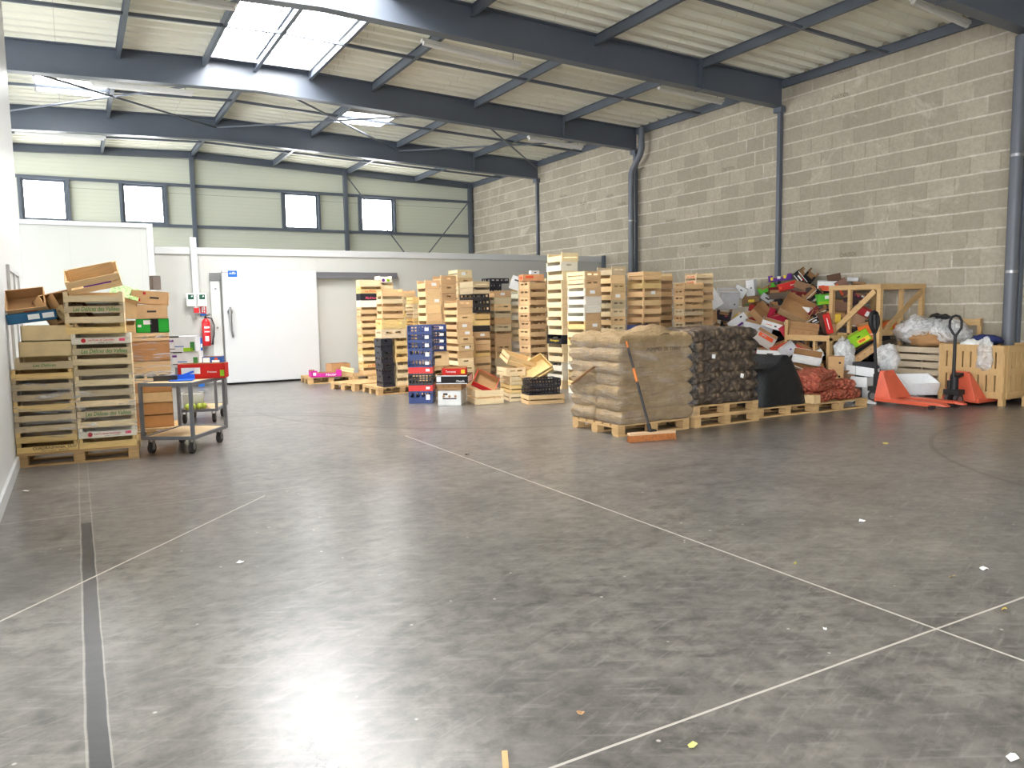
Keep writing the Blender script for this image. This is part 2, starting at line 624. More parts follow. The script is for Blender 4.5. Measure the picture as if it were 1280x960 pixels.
def ibeam_profile(mb, x0, x1, Y, top, bot, fw, ft=.018, wt=.012):
    """beam following the roof between x0 and x1; top/bot are offsets below the roof line"""
    def sec(y0, y1, za, zb):
        A, B = roof_z(x0), roof_z(x1)
        vs = [(x0, y0, A - zb), (x1, y0, B - zb), (x1, y1, B - zb), (x0, y1, A - zb), (x0, y0, A - za), (x1, y0, B - za), (x1, y1, B - za), (x0, y1, A - za)]
        mb.add(vs, BOXF)
    sec(Y - wt / 2, Y + wt / 2, top + ft, bot - ft)
    sec(Y - fw / 2, Y + fw / 2, top, top + ft)
    sec(Y - fw / 2, Y + fw / 2, bot - ft, bot)


for Y in BEAMS:
    m = MB()
    ibeam_profile(m, XL, XR, Y, -.0, .53, .2)
    ibeam_profile(m, XR, WX - .02, Y, -.0, .53, .2)
    # splice plates
    for X in (WX - 2.2,):
        m.span((X - .012, Y - .1, roof_z(X) - .54), (X + .012, Y + .1, roof_z(X) + .0))
    for k in range(5):
        for s in (-.035, .035):
            z = roof_z(WX - 2.2) - .08 - k * .09
            m.disc_cyl((WX - 2.2 + s, Y - .014, z), (0, 1, 0), .014, .03, 8)
    struct(m, 'steel_beam_roof', M['steel'])
    m = MB(); ywid = .08
    m.span((WX - .09, Y - ywid / 2, 0), (WX - .001, Y + ywid / 2, roof_z(WX) - .53))
    m.span((WX - .14, Y - .1, roof_z(WX) - .63), (WX - .001, Y + .1, roof_z(WX) - .53))
    struct(m, 'steel_column_right', M['steel'], .004)
m = MB(); ibeam_profile(m, XL, XR, YB - .1, .0, .2, .12); ibeam_profile(m, XR, WX, YB - .1, .0, .2, .12)
struct(m, 'steel_beam_back', M['steel'])

# purlins between the frames
PX = [XR - .02 + 2.335 * k for k in range(-3, 4)]
ys = BEAMS + [YB]
for i in range(len(ys) - 1):
    for X in PX + [WX - .04]:
        if abs(X - 3.28) < .05 and ys[i] == 11.06: pass
        m = MB(); z = roof_z(X)
        m.span((X - .035, ys[i] + .012, z - .165), (X + .035, ys[i + 1] - .012, z - .155)).span((X - .004, ys[i] + .012, z - .155), (X + .004, ys[i + 1] - .012, z - .012)).span((X - .035, ys[i] + .012, z - .012), (X + .035, ys[i + 1] - .012, z - .003))
        struct(m, 'steel_purlin_roof', M['steel'])
    # sag rods midway in the bay
    ym = (ys[i] + ys[i + 1]) / 2
    for a, b in ((XL, XR), (XR, WX)):
        m = MB(); m.bar((a, ym, roof_z(a) - .14), (b, ym, roof_z(b) - .14), .05, .05)
        struct(m, 'steel_tie_roof', M['steel'])
# trimmers of the big skylights
for a, b, c, d in SKY[:2]:
    for X in (a - .03, b + .03):
        m = MB(); m.span((X - .03, 11.08 if c > 11 else 6.47, roof_z(X) - .15), (X + .03, 15.60 if c > 11 else 11.04, roof_z(X) - .01)); struct(m, 'steel_trimmer_roof', M['steel'])
# wind bracing in the fourth bay
for a, b in ((-1.37, 3.28), (3.28, 7.95), (7.95, 12.40)):
    for p, q in (((a, 15.7), (b, 20.25)), ((b, 15.7), (a, 20.25))):
        m = MB(); m.tube([(p[0], p[1], roof_z(p[0]) - .24), (q[0], q[1], roof_z(q[0]) - .24)], .022, 6)
        struct(m, 'steel_brace_roof', M['steel'])

# ---- downpipes on the block wall
M['pipe'] = simple('grey_pipe', srgb(98, 102, 110), .4, 0, .08, 3, .45)
for Y, nm, z0, sh in ((on_x(789, 260, WX - .24).y, 'with an offset bend, behind the crates', 0.0, True), (on_x(1268, 250, WX - .24).y, 'with a black foot, by the slatted bin', 0.0, False)):
    t = empty('downpipe', (WX - .24, Y, 0), label='grey downpipe on the block wall ' + nm, cat='pipe')
    m = MB()
    if sh: m.tube([(0, 0, .02), (0, 0, 4.75), (0, -.04, 4.85), (0, -.36, 5.18), (0, -.40, 5.32), (0, -.40, 5.8)], .075, 14)
    else: m.tube([(0, 0, .8), (0, 0, 5.32)], .085, 16)
    m.build('pipe', M['pipe'], t)
    if not sh:
        m = MB(); m.tube([(0, 0, .0), (0, 0, .80), (0, 0, .82)], [.09, .09, .09], 16); m.build('pipe_shoe', M['black'], t)
    for z in (1.9, 3.6):
        m = MB(); m.tube([(0, 0, z), (0, 0, z + .04)], .09 if not sh else .08, 14); m.bar((.06, 0, z + .02), (.145, 0, z + .02), .03, .03); m.build('pipe_bracket', M['galv'], t)

# ---- white wall on the near side with a glazed door, and the cold room behind
def panel_material(name, col, seam_axis, pitch, seam=.004, k=.2):
    t = NT(name)
    x, y, z = t.xyz()
    v = x if seam_axis == 'x' else y
    s = t.math('LESS_THAN', t.math('FRACT', t.math('DIVIDE', v, pitch)), seam / pitch)
    c = t.mixc(t.math('MULTIPLY', s, .45), t.mixc(t.ramp(t.noise(.6, 3), [(.3, 0), (.7, k)]), col, tuple(q * .88 for q in col)), srgb(150, 150, 148))
    return t.fin(c, .38, 0, .4)


M['panel_x'] = panel_material('sandwich_panel_front', srgb(192, 192, 186), 'x', 1.18)
M['panel_y'] = panel_material('sandwich_panel_side', srgb(214, 215, 214), 'y', 1.18)
w = MB(); w.span((WL - .1, 4.6, 0), (WL, 12.72, 6.05)); struct(w, 'wall_left', M['panel_y'])
w = MB(); w.span((WL - .001, 4.6, 0), (WL + .025, 12.7, .12)); struct(w, 'baseboard_left', M['white'], .004)
w = MB(); w.span((WL - .11, 12.725, 0), (WL - .02, 12.82, 6.0)); struct(w, 'steel_column_left', M['steel'])
# glazed door leaf in the white wall
t_ = MB(); t_.span((WL + .001, 9.62, 0.12), (WL + .03, 9.68, 2.04)).span((WL + .001, 11.22, .12), (WL + .03, 11.28, 2.04)).span((WL + .001, 9.68, 1.98), (WL + .03, 11.22, 2.04)).span((WL + .001, 10.42, .12), (WL + .03, 10.47, 1.98))
d = struct(t_, 'door_1', M['white'])
p = MB(); p.span((WL + .001, 9.68, .12), (WL + .012, 10.42, 1.98)).span((WL + .001, 10.47, .12), (WL + .012, 11.22, 1.98))
p.build('door_panel', simple('grey_door_panel', srgb(196, 198, 194), .4, 0, .05), d)

# cold room
w = MB(); w.span((WL + .0, YC, 0), (12.50 - .02, YC + .12, 2.80)); struct(w, 'wall_cold_room', M['panel_x'])
w = MB(); w.span((1.46, YC - .03, 2.70), (12.44, YC - .001, 2.84)); struct(w, 'trim_1', M['white'], .004)
w = MB(); w.span((WL - 4, YC - .62, 0), (1.36, YC - .52, 3.2)); w.span((1.26, YC - .52, 0), (1.36, YC, 3.2)); struct(w, 'wall_white_cabin', panel_material('cabin_panel', srgb(182, 183, 177), 'x', 1.18))
w = MB(); w.span((1.30, YC - .65, 0), (1.40, YC - .50, 3.22)); w.span((WL - 4, YC - .65, 3.14), (1.30, YC - .50, 3.22)); struct(w, 'trim_2', M['white'], .004)
w = MB(); w.span((1.40, YC - .02, 0), (12.44, YC - .001, .06)); struct(w, 'baseboard_back', simple('dark_skirting', srgb(120, 118, 114), .5))
w = MB(); w.span((12.40, YC - .12, 0), (12.47, YC - .03, 2.86)); struct(w, 'trim_3', M['steel'])

# the sliding door of the cold room
d = empty('door_2', (2.69, YC, 0)); d['kind'] = 'structure'
W_, H_ = 1.96, 2.38
m = MB(); m.span((0, -.17, .04), (W_, -.05, H_)); m.build('door_panel', M['white'], d, .012)
m = MB(); m.span((-.02, -.05, 0), (W_ - .05, -.021, .05)); m.build('door_seal', M['black'], d)
m = MB(); m.span((-.22, -.045, 0.06), (-.03, -.021, H_ - .06)); m.build('door_jamb', simple('grey_jamb', srgb(206, 207, 202), .4, .0, .05), d, .004)
m = MB(); m.span((-.23, -.06, H_ - .22), (-.0, -.046, H_ - .04)); m.build('jamb_bracket', M['galv'], d, .004)
for z in (.35, 1.2, 2.0):
    m = MB(); m.disc_cyl((-.12, -.05, z), (0, 1, 0), .02, .02, 10); m.build('screw', M['galv'], d)
m = MB(); m.tube([(.16, -.185, 1.0), (.13, -.215, 1.15), (.12, -.23, 1.45), (.12, -.225, 1.62)], [.02, .022, .028, .02], 8); m.disc_cyl((.12, -.19, 1.52), (0, 1, 0), .055, .06, 14)
m.build('door_handle', M['galv'], d)
m = MB(); m.span((.12, -.173, 2.24), (.30, -.1705, 2.37)); m.build('door_sticker', M['ink_blue'], d)
text('sticker_lettering', 'nfb', .13, .05, face_m('front', .21, -.1745, 2.32), M['ink_white'], d, .15)
text('door_lettering', 'portes', .11, .03, face_m('front', .06, -.1715, 2.33), M['ink_dark'], d)
m = MB(); m.span((W_ + .0, -.10, 2.24), (3.86, -.021, 2.36)).span((W_ + .0, -.12, 2.22), (3.86, -.09, 2.27)); m.build('door_rail', simple('rail_steel', srgb(122, 122, 128), .35, .4, .06), d, .004)

# ---- behind the camera: front wall with a wide opening on the yard side
w = MB(); w.span((-1.5, YF - .2, 0), (WX, YF, 5.85)); struct(w, 'wall_front', M['panel_x'])

# ---- strip lights hung under the roof
def strip_light(px0, py0, px1, py1, Y, label):
    a, b = on_y(px0, py0, Y), on_y(px1, py1, Y)
    t = empty('strip_light', ((a.x + b.x) / 2, Y, (a.z + b.z) / 2), (0, atan2(a.z - b.z, b.x - a.x), 0), label, 'ceiling light', 'fluorescent strip lights under the roof')
    L = (b - a).length
    m = MB(); m.span((-L / 2, -.055, .0), (L / 2, .055, .05)); m.build('housing', M['whiteplastic'], t, .006)
    m = MB(); m.tube([(-L / 2 + .03, 0, -.012), (L / 2 - .03, 0, -.012)], .045, 10); m.build('diffuser', M['whiteplastic'], t)
    for s in (-1, 1):
        m = MB(); m.tube([(s * (L / 2 - .15), 0, .05), (s * (L / 2 - .15), 0, .22)], .008, 6); m.build('hanger', M['galv'], t)
    return t


strip_light(527, 52, 650, 82, 12.3, 'white strip light under the roof just beyond the nearest full roof beam')
strip_light(822, 108, 903, 128, 12.3, 'white strip light under the roof by the block wall, above the crate stacks')
strip_light(1140, 0, 1210, 31, 7.3, 'white strip light meeting the top of the block wall nearest the camera')
strip_light(148, -14, 295, 9, 12.3, 'white strip light beside the large bright skylight')
strip_light(112, 104, 242, 117, 16.6, 'long white strip light between the second and third roof beams')
strip_light(16, 163, 132, 173, 21.2, 'white strip light above the first window of the gable wall')
strip_light(660, 172, 728, 185, 16.6, 'short white strip light under the third bay, close to the block wall')

# ------------------------------------------------------------------ camera, world
cd = bpy.data.cameras.new('camera'); cam = bpy.data.objects.new('camera', cd); COL.objects.link(cam)
Mx = Matrix((RX, UP, -_f)).transposed().to_4x4(); Mx.translation = CAM
cam.matrix_world = Mx
cd.sensor_fit = 'HORIZONTAL'; cd.sensor_width = 36.0; cd.lens = FPX / 1280 * 36.0; cd.clip_end = 200
scene.camera = cam
wd = bpy.data.worlds.new('world'); scene.world = wd; wd.use_nodes = True
wd.node_tree.nodes['Background'].inputs[0].default_value = (.92, .96, 1.0, 1)
wd.node_tree.nodes['Background'].inputs[1].default_value = 3.3
vs_ = scene.view_settings
vs_.view_transform = 'Standard'; vs_.look = 'None'; vs_.gamma = 1; vs_.use_curve_mapping = False; vs_.exposure = 1.62
# ------------------------------------------------------------------ crates and boxes
ORD = ['topmost', 'second', 'third', 'fourth', 'fifth', 'sixth', 'seventh', 'eighth', 'ninth', 'tenth', 'eleventh', 'twelfth', 'thirteenth', 'fourteenth', 'fifteenth', 'sixteenth', 'seventeenth', 'eighteenth', 'nineteenth', 'twentieth']
C_PALE = srgb(240, 216, 172); C_YEL = srgb(238, 204, 138); C_TAN = srgb(232, 197, 147); C_KRAFT = srgb(215, 177, 131); C_GREY = srgb(208, 188, 152); C_WHITE = srgb(244, 236, 216)
C_BLUE = srgb(44, 64, 120); C_BLACK = srgb(42, 42, 48); C_RED = srgb(214, 52, 48); C_NAVY = srgb(40, 52, 92)
CNAME = {C_PALE: 'pale', C_YEL: 'yellowish', C_TAN: 'tan', C_KRAFT: 'brown', C_GREY: 'greyish', C_WHITE: 'whitish', C_BLUE: 'blue', C_BLACK: 'black', C_RED: 'red', C_NAVY: 'navy'}
_PM = {}


def panel_mesh(style, L, h, th, axis, mat, posts=False):
    """one upright panel of a crate; axis 'x': spans x (front/back), 'y': spans y (ends). origin at bottom middle"""
    key = (style, round(L, 3), round(h, 3), th, axis, mat.name, posts)
    if key in _PM: return _PM[key]
    m = MB()

    def B(a, b, c, d, t0=-th / 2, t1=th / 2):   # along a..b, z c..d
        if axis == 'x': m.span((a, t0, c), (b, t1, d))
        else: m.span((t0, a, c), (t1, b, d))
    l = L / 2
    if style == 'slat1': B(-l, l, .008, h * .62)
    elif style == 'slat1hi': B(-l, l, h * .36, h * .97)
    elif style == 'slat2': B(-l, l, .008, h * .40); B(-l, l, h * .54, h * .97)
    elif style == 'solid': B(-l, l, .0, h * .985)
    elif style == 'low': B(-l, l, .0, h * .8)
    elif style in ('slot', 'hole'):
        B(-l, l, 0, h * .52); B(-l, l, h * .72, h * .985)
        cuts = [(-.62, -.12), (.12, .62)] if style == 'slot' else [(-.3, .3)]
        p = -1.0
        for a, b in cuts: B(p * l, a * l, h * .52, h * .72); p = b
        B(p * l, l, h * .52, h * .72)
    elif style == 'vent':
        B(-l, l, 0, h * .16); B(-l, l, h * .84, h * .99); B(-l, l, h * .46, h * .56)
        k = max(5, int(L / .05))
        for i in range(k + 1):
            a = -l + (L - .014) * i / k
            B(a, a + .014, h * .16, h * .84)
    elif style == 'window':
        B(-l, l, 0, h * .5); B(-l, l, h * .86, h * .99)
        for i in range(5):
            a = -l + (L - .03) * i / 4
            B(a, a + .03, h * .5, h * .86)
    if posts:
        for s in (-1, 1): B(s * l - .012, s * l + .012, 0, h * 1.0, -th / 2 - .0, th / 2 + .016)
    _PM[key] = m.mesh('panel', mat)
    return _PM[key]


def base_mesh(Lx, Ly, mat):
    key = ('base', round(Lx, 3), round(Ly, 3), mat.name)
    if key not in _PM:
        m = MB(); m.span((-Lx / 2, -Ly / 2, .002), (Lx / 2, Ly / 2, .009)); _PM[key] = m.mesh('base', mat)
    return _PM[key]


def post_mesh(h, mat):
    key = ('post', round(h, 3), mat.name)
    if key not in _PM:
        m = MB(); m.prism([(-.014, 0), (.014, 0), (.014, h), (-.014, h)], -.014, .014); _PM[key] = m.mesh('corner_post', mat)
    return _PM[key]


def put(name, me, parent, loc, rotz=0.0, color=None):
    o = bpy.data.objects.new(name, me); COL.objects.link(o); adopt(o, parent)
    o.location = loc
    if rotz: o.rotation_euler.z = rotz
    if color: o.color = (*color, 1)
    return o


def vary(c, a=.06):
    k = 1 + rnd.uniform(-a, a)
    return tuple(max(0, min(1, q * k * (1 + rnd.uniform(-a / 4, a / 4)))) for q in c)


def crate(loc, rot, Lx, Ly, h, sf, ss, color, label=None, group=None, name='wooden_crate', cat='crate', mat=None, near=False, facecolor=None):
    mat = mat or M['wood']
    t = empty(name, loc, (0, 0, rot) if isinstance(rot, (int, float)) else tuple(rot), label, cat, group)
    th = .010 if not near else .008
    c = vary(color)
    put('base', base_mesh(Lx - .004, Ly - .004, mat), t, (0, 0, 0), 0, c)
    fx = panel_mesh(sf, Lx - .002, h, th, 'x', mat)
    sx = panel_mesh(ss, Ly - 2 * th - .002, h, th, 'y', mat, not near and mat in (M['wood'],))
    put('side_panel', fx, t, (0, -Ly / 2 + th / 2, 0), 0, facecolor or vary(c, .04)); put('side_panel', panel_mesh('solid' if 'slat' in sf else sf, Lx - .002, h, th, 'x', mat), t, (0, Ly / 2 - th / 2, 0), 0, c)
    put('end_panel', sx, t, (-Lx / 2 + th / 2, 0, 0), 0, vary(c, .04)); put('end_panel', panel_mesh('solid' if 'slat' in ss else ss, Ly - 2 * th - .002, h, th, 'y', mat), t, (Lx / 2 - th / 2, 0, 0), pi, c)
    if near:
        pm = post_mesh(h, M['wood_v'])
        for a in (-1, 1):
            for b in (-1, 1): put('corner_post', pm, t, (a * (Lx / 2 - .026), b * (Ly / 2 - .024), 0.0), 0, vary(c, .04))
    return t


def plastic_crate(loc, rot, Lx, Ly, h, color, label, group, style='vent', cat='crate', tagcol=None):
    t = crate(loc, rot, Lx, Ly, h, style, style, color, label, group, 'plastic_crate', cat, M['plastic'])
    if tagcol:
        m = MB(); m.span((Lx * .22, -Ly / 2 - .003, h * .3), (Lx * .38, -Ly / 2 + .001, h * .72)); m.build('paper_tag', M['ink_white'], t)
    return t


KINDW = {'slat1': 'slatted crate', 'slat1hi': 'slatted crate', 'slat2': 'slatted crate', 'solid': 'solid crate', 'slot': 'slotted crate', 'hole': 'board crate'}
NCR = 0


def pile_up(X, Y, Lx, Ly, ztop, h, desc, group, styles=('slat1', 'slat1'), colors=(C_PALE, C_TAN), z0=0.0, special=None, rot=0.0, lean=0.0, corner=True):
    """a stack of crates; X, Y is its near corner (smallest x and y); special: {index from top: dict}"""
    global NCR
    n = max(1, round((ztop - z0) / h)); hh = (ztop - z0) / n
    out = []
    special = special or {}
    cx, cy = (X + Lx / 2, Y + Ly / 2) if corner else (X, Y)
    for i in range(n):
        k = n - 1 - i                       # index from the top
        sp = special.get(k, {})
        col = sp.get('c') or rnd.choice(colors)
        st = sp.get('s') or styles[i % len(styles)] if isinstance(styles[0], tuple) else (sp.get('s') or styles)
        lab = f"{CNAME[col]} {KINDW.get(st[0], 'crate')}, {ORD[k]}{' of ' if k == 0 else ' from the top of '}{desc}"
        r = rot + rnd.uniform(-.025, .025)
        loc = (cx + rnd.uniform(-.012, .012) + lean * i, cy + rnd.uniform(-.010, .010), z0 + i * hh + .0005)
        if sp.get('plastic'):
            o = plastic_crate(loc, r, Lx, Ly, hh - .001, col, f"{CNAME[col]} plastic crate, {ORD[k]}{' of ' if k == 0 else ' from the top of '}{desc}", group, sp.get('style', 'vent'), tagcol=sp.get('tag'))
        else:
            o = crate(loc, r, Lx, Ly, hh - .001, st[0], st[1], col, lab, group, 'wooden_crate' if 'slat' in st[0] or 'slat' in st[1] else 'board_crate', facecolor=sp.get('fc'))
        if sp.get('sticker'):
            m = MB(); a = rnd.uniform(-.25, .1) * Lx; m.span((a, -Ly / 2 - .002, hh * .3), (a + .10, -Ly / 2 + .001, hh * .68)); m.build('paper_sticker', M['ink_white'], o)
        if sp.get('text'):
            tx, ink = sp['text']
            text('lettering', tx, Lx * .62, hh * .34, face_m('front', 0.02, -Ly / 2 - .0015, hh * .36), M[ink], o, .2, .02)
        if sp.get('stext'):
            tx, ink = sp['stext']
            text('lettering', tx, Ly * .6, hh * .3, face_m('side', -Lx / 2 - .0015, 0, hh * .36), M[ink], o, .2, .02)
        out.append(o); NCR += 1
    return out


G1 = 'empty produce crates stacked in the middle of the hall'
S1 = ('slat1', 'slot'); S2 = ('slat2', 'slat1'); SO = ('solid', 'slat1'); SH = ('slot', 'slat1'); SOL = ('hole', 'solid')
FACE_SLAT = [('slat1', 'slat1')]
PAL = .135


def pallet_mesh_parts(Lx=1.12, Ly=.86, h=.135):
    deck = MB(); n = 6
    for i in range(n):
        wv = Ly / n * .8; y = -Ly / 2 + wv / 2 + (Ly - wv) * i / (n - 1)
        deck.box((0, y, h - .010), (Lx, wv, .020))
    run = MB()
    for x in (-1, 0, 1): run.box((x * (Lx / 2 - .05), 0, h - .031), (.10, Ly, .020))
    for y in (-1, 0, 1): run.box((0, y * (Ly / 2 - .05), .010), (Lx, .10, .020))
    return deck, run


_PALM = {}


def pallet(loc, rotz, label, Lx=1.12, Ly=.86, group='wooden pallets in the hall', tilt=(0, 0)):
    key = (Lx, Ly)
    h = .135
    if key not in _PALM:
        d, r = pallet_mesh_parts(Lx, Ly)
        b = MB(); b.box((0, 0, 0), (.10, .12, h - .061))
        _PALM[key] = (d.mesh('deck', M['pallet']), r.mesh('runners', M['pallet']), b.mesh('block', M['pallet']))
    t = empty('pallet', loc, (tilt[0], tilt[1], rotz), label, 'pallet', group)
    put('deck', _PALM[key][0], t, (0, 0, 0)); put('runner_boards', _PALM[key][1], t, (0, 0, 0))
    for x in (-1, 0, 1):
        for y in (-1, 0, 1): put('block', _PALM[key][2], t, (x * (Lx / 2 - .052), y * (Ly / 2 - .063), .020 + (h - .061) / 2))
    return t


pallet((5.58, 16.10, 0), 0, 'pallet under the crate stack nearest the sliding door', 1.1, .8)
# the stack by the door rail
pile_up(5.28, 15.87, .47, .27, 2.15, .146, 'the stack nearest the sliding door', G1, ('slat1', 'slot'), (C_PALE, C_TAN, C_YEL), PAL,
        {0: dict(c=C_PALE, s=('slat2', 'solid')), 1: dict(c=C_YEL, text=('La Pinède', 'ink_orange')), 2: dict(c=C_BLACK, s=('solid', 'solid'), text=('Madrisuite', 'ink_pink')), 3: dict(c=C_WHITE, s=('solid', 'slot')), 12: dict(c=C_YEL, text=('La Pinède', 'ink_orange'))})
pile_up(5.42, 14.95, .46, .3, 1.93, .146, 'the second stack from the sliding door', G1, ('slat1', 'slat1'), (C_PALE, C_TAN, C_YEL), PAL)
t_top = crate((5.93, 16.2, 2.10), 0, .3, .28, .14, 'slat1', 'solid', C_WHITE, 'whitish crate with purple and green print, behind the stack nearest the sliding door', G1)
for dx, ink in ((-.05, 'ink_purple'), (.06, 'ink_lime')):
    m = MB(); m.disc_cyl((dx, -.142, .05), (0, 1, 0), .035, .004, 14); m.build('printed_fruit', M[ink], t_top)
pile_up(5.80, 16.07, .3, .28, 2.099, .15, 'the stack hidden by the door-side stacks', G1, ('slat1', 'slat1'), (C_PALE, C_YEL), 0)
pile_up(6.30, 16.0, .3, .4, 1.93, .15, 'the narrow stack by the cold room', G1, ('slat1', 'slat1'), (C_PALE, C_YEL, C_TAN), 0)
pile_up(6.12, 15.0, .28, .4, 1.77, .15, 'the low stack behind the blue crates', G1, ('slat2', 'slat2'), (C_PALE, C_YEL), 0)

pallet((4.74, 14.44, 0), .30, 'empty pale pallet on the floor before the door-side stacks', .80, .80)
pallet((5.74, 15.12, 0), 0, 'pallet under the second stack from the sliding door', .95, .76)
pallet((5.06, 13.42, 0), .02, 'pallet under the black bucket stack and the small stack beside it', .95, .8)
zb = PAL
pile_up(4.97, 13.08, .24, .3, 1.0, .15, 'the small stack beside the black trays', G1, ('slat1', 'slot'), (C_YEL, C_PALE), PAL)
pile_up(4.72, 13.06, .46, .32, 1.33, .165, 'the crates above the black trays', G1, ('slot', 'slot'), (C_PALE, C_YEL), 1.001)
_n = 8
for i in range(_n):
    h = (1.0 - PAL) / _n
    plastic_crate((4.82 - .004 * i, 13.21, PAL + i * h + .0005), rnd.uniform(-.06, .06), .225 - .012 * (i % 2), .36, h - .001, C_BLACK,
                  f"black plastic tray, {ORD[_n - 1 - i]} from the top of the leaning stack" if i < _n - 1 else 'black plastic tray, topmost of the leaning stack', 'black plastic trays in the leaning stack', 'hole' if i % 2 else 'window')

# blue crates
zs = 0.0
for i, (c, h, k) in enumerate([(C_BLUE, .20, 'blue'), (C_RED, .095, 'red'), (C_BLACK, .19, 'black'), (C_RED, .10, 'red'), (C_BLUE, .125, 'blue'), (C_BLUE, .155, 'blue'), (C_BLUE, .135, 'blue'), (C_BLUE, .125, 'blue'), (C_BLUE, .125, 'blue')]):
    kk = 8 - i
    plastic_crate((4.86, 11.62, zs + .0005), -.52 + rnd.uniform(-.02, .02), .39, .42, h - .001, c, f"{k} plastic crate, {ORD[kk]}{' of' if kk == 0 else ' from the top of'} the blue and red crate stack", 'plastic crates in the blue and red stack', 'solid' if k == 'red' else ('window' if i in (5, 0) else 'vent'), tagcol=k != 'black')
    zs += h
pile_up(5.22, 12.25, .42, .34, .78, .26, 'the short stack under blue crates', G1, ('hole', 'solid'), (C_TAN, C_KRAFT), 0)
for i in range(4):
    plastic_crate((5.40, 12.42, .781 + i * .115 + .0005), -.2 + rnd.uniform(-.03, .03), .44, .36, .114, C_BLUE if i != 2 else C_NAVY, f"blue plastic crate on the short box stack, {ORD[3 - i]} from its top", 'blue plastic crates on the short box stack', 'vent', tagcol=True)

mixed = (C_KRAFT, C_TAN, C_KRAFT)
pile_up(5.99, 14.0, .31, .42, 2.07, .165, 'the brown stack behind the blue', G1, ('solid', 'slat1'), (C_TAN, C_KRAFT, C_TAN), 0, {0: dict(sticker=1), 2: dict(sticker=1), 6: dict(sticker=1)})
pile_up(6.75, 14.95, .35, .43, 2.21, .18, 'the stack backing onto the cold room', G1, ('hole', 'slat1'), (C_TAN, C_KRAFT), 0)
pile_up(7.61, 15.95, .37, .48, 2.39, .19, 'the tall stack in the far row', G1, ('hole', 'slat2'), (C_TAN, C_PALE), 0, {0: dict(sticker=1)})
pile_up(6.34, 13.35, .33, .60, 1.67, .140, 'the front stack by the black-crate stack', G1, [('hole', 'slat1'), ('solid', 'slat1'), ('slot', 'slat1')], (C_TAN, C_KRAFT, C_PALE), 0,
        {0: dict(c=C_KRAFT), 3: dict(sticker=1, c=C_KRAFT, s=('solid', 'slat1')), 4: dict(sticker=1, c=C_KRAFT, s=('solid', 'slat1')), 6: dict(sticker=1, c=C_TAN)})
pile_up(7.06, 14.1, .38, .62, 2.06, .129, 'the stack with black crates in it', G1, [('slat1', 'slat1'), ('solid', 'slat1')], (C_TAN, C_KRAFT, C_YEL), 0,
        {0: dict(c=C_GREY, s=('slat2', 'solid')), 1: dict(c=C_GREY, s=('slat1', 'solid')), 2: dict(plastic=1, c=C_BLACK, style='window'), 3: dict(plastic=1, c=C_BLACK, style='window'), 4: dict(plastic=1, c=C_BLACK, style='window'),
         5: dict(c=C_YEL, s=('low', 'slat1')), 6: dict(c=C_YEL, s=('low', 'slat1')), 7: dict(plastic=1, c=C_BLACK, style='solid'), 8: dict(c=C_KRAFT, s=('solid', 'slat1'), sticker=1)})
pile_up(8.30, 15.7, .30, .4, 1.70, .17, 'the far stack topped by thin black crates', G1, ('slat1', 'slat1'), (C_PALE, C_TAN), 0)
for i in range(4):
    plastic_crate((8.45 + (.10 if i == 3 else 0), 15.9, 1.701 + i * .123 + .0005), rnd.uniform(-.03, .03), .30 if i < 3 else .5, .4, .122, C_BLACK, f"thin black plastic crate, {ORD[3 - i]} from the top of the far stack", 'thin black crates on the far stack', 'window')
pile_up(7.77, 14.5, .40, .40, 1.88, .145, 'the stack beside the black-crate one', G1, [('slat1', 'slat1'), ('slot', 'slat1'), ('solid', 'slat1')], (C_TAN, C_GREY, C_KRAFT), 0, {0: dict(c=C_KRAFT, s=('solid', 'slat1'), sticker=1)})
pile_up(8.36, 14.5, .30, .33, 1.86, .15, 'the thin pale back stack', G1, ('slat1', 'slat1'), (C_PALE, C_WHITE), 0)
for i, (x, dz) in enumerate(((9.0, 0), (9.45, .02))):
    pile_up(x, 15.6, .32, .4, 2.18 + dz, .16, ('the far back yellowish stack', 'the back stack at the cold-room end')[i], G1, ('slat1', 'slat1'), (C_YEL, C_PALE), 0)
pile_up(7.74, 13.0, .38, .42, 2.02, .150, 'the brown stack behind the tallest', G1, ('slat1', 'slot'), (C_KRAFT, C_TAN), 0, {0: dict(c=C_KRAFT, s=('low', 'slot')), 1: dict(c=C_KRAFT)})
pile_up(7.71, 11.8, .36, .50, 2.49, .166, 'the tallest crate stack', G1, ('hole', 'slat1'), (C_WHITE, C_PALE, C_PALE), 0, {0: dict(c=C_PALE, s=('slat2', 'slat1')), 10: dict(c=C_PALE, s=('solid', 'slat1')), 9: dict(c=C_BLACK, s=('hole', 'slat1'), stext=('fuego', 'ink_yellow'))})
pile_up(7.48, 10.75, .34, .52, 2.10, .140, 'the stack behind the brown sacks', G1, ('solid', 'slat1'), (C_PALE, C_YEL, C_WHITE), 0, {0: dict(s=('slot', 'slat2'), c=C_PALE, fc=C_KRAFT), 1: dict(s=('slot', 'slat2'), fc=C_KRAFT), 2: dict(fc=C_KRAFT, sticker=1), 5: dict(fc=C_KRAFT), 6: dict(fc=C_KRAFT, sticker=1), 7: dict(sticker=1, fc=C_KRAFT)})
pile_up(8.22, 11.0, .31, .43, 2.20, .150, 'the stack before the offset downpipe', G1, ('slot', 'slat1'), (C_PALE, C_GREY, C_TAN), 0, {0: dict(s=('slot', 'slat1'), c=C_GREY), 1: dict(s=('solid', 'slat1')), 3: dict(s=('solid', 'slat1'), c=C_TAN, sticker=1)})
pile_up(8.77, 10.8, .41, .45, 2.11, .150, 'the stack behind the dark crates', G1, ('slat1', 'slat1'), (C_TAN, C_KRAFT, C_TAN), 0, {0: dict(s=('slat2', 'slat2'), c=C_TAN), 1: dict(s=('slat1', 'slat1'), c=C_YEL), 2: dict(sticker=1)})
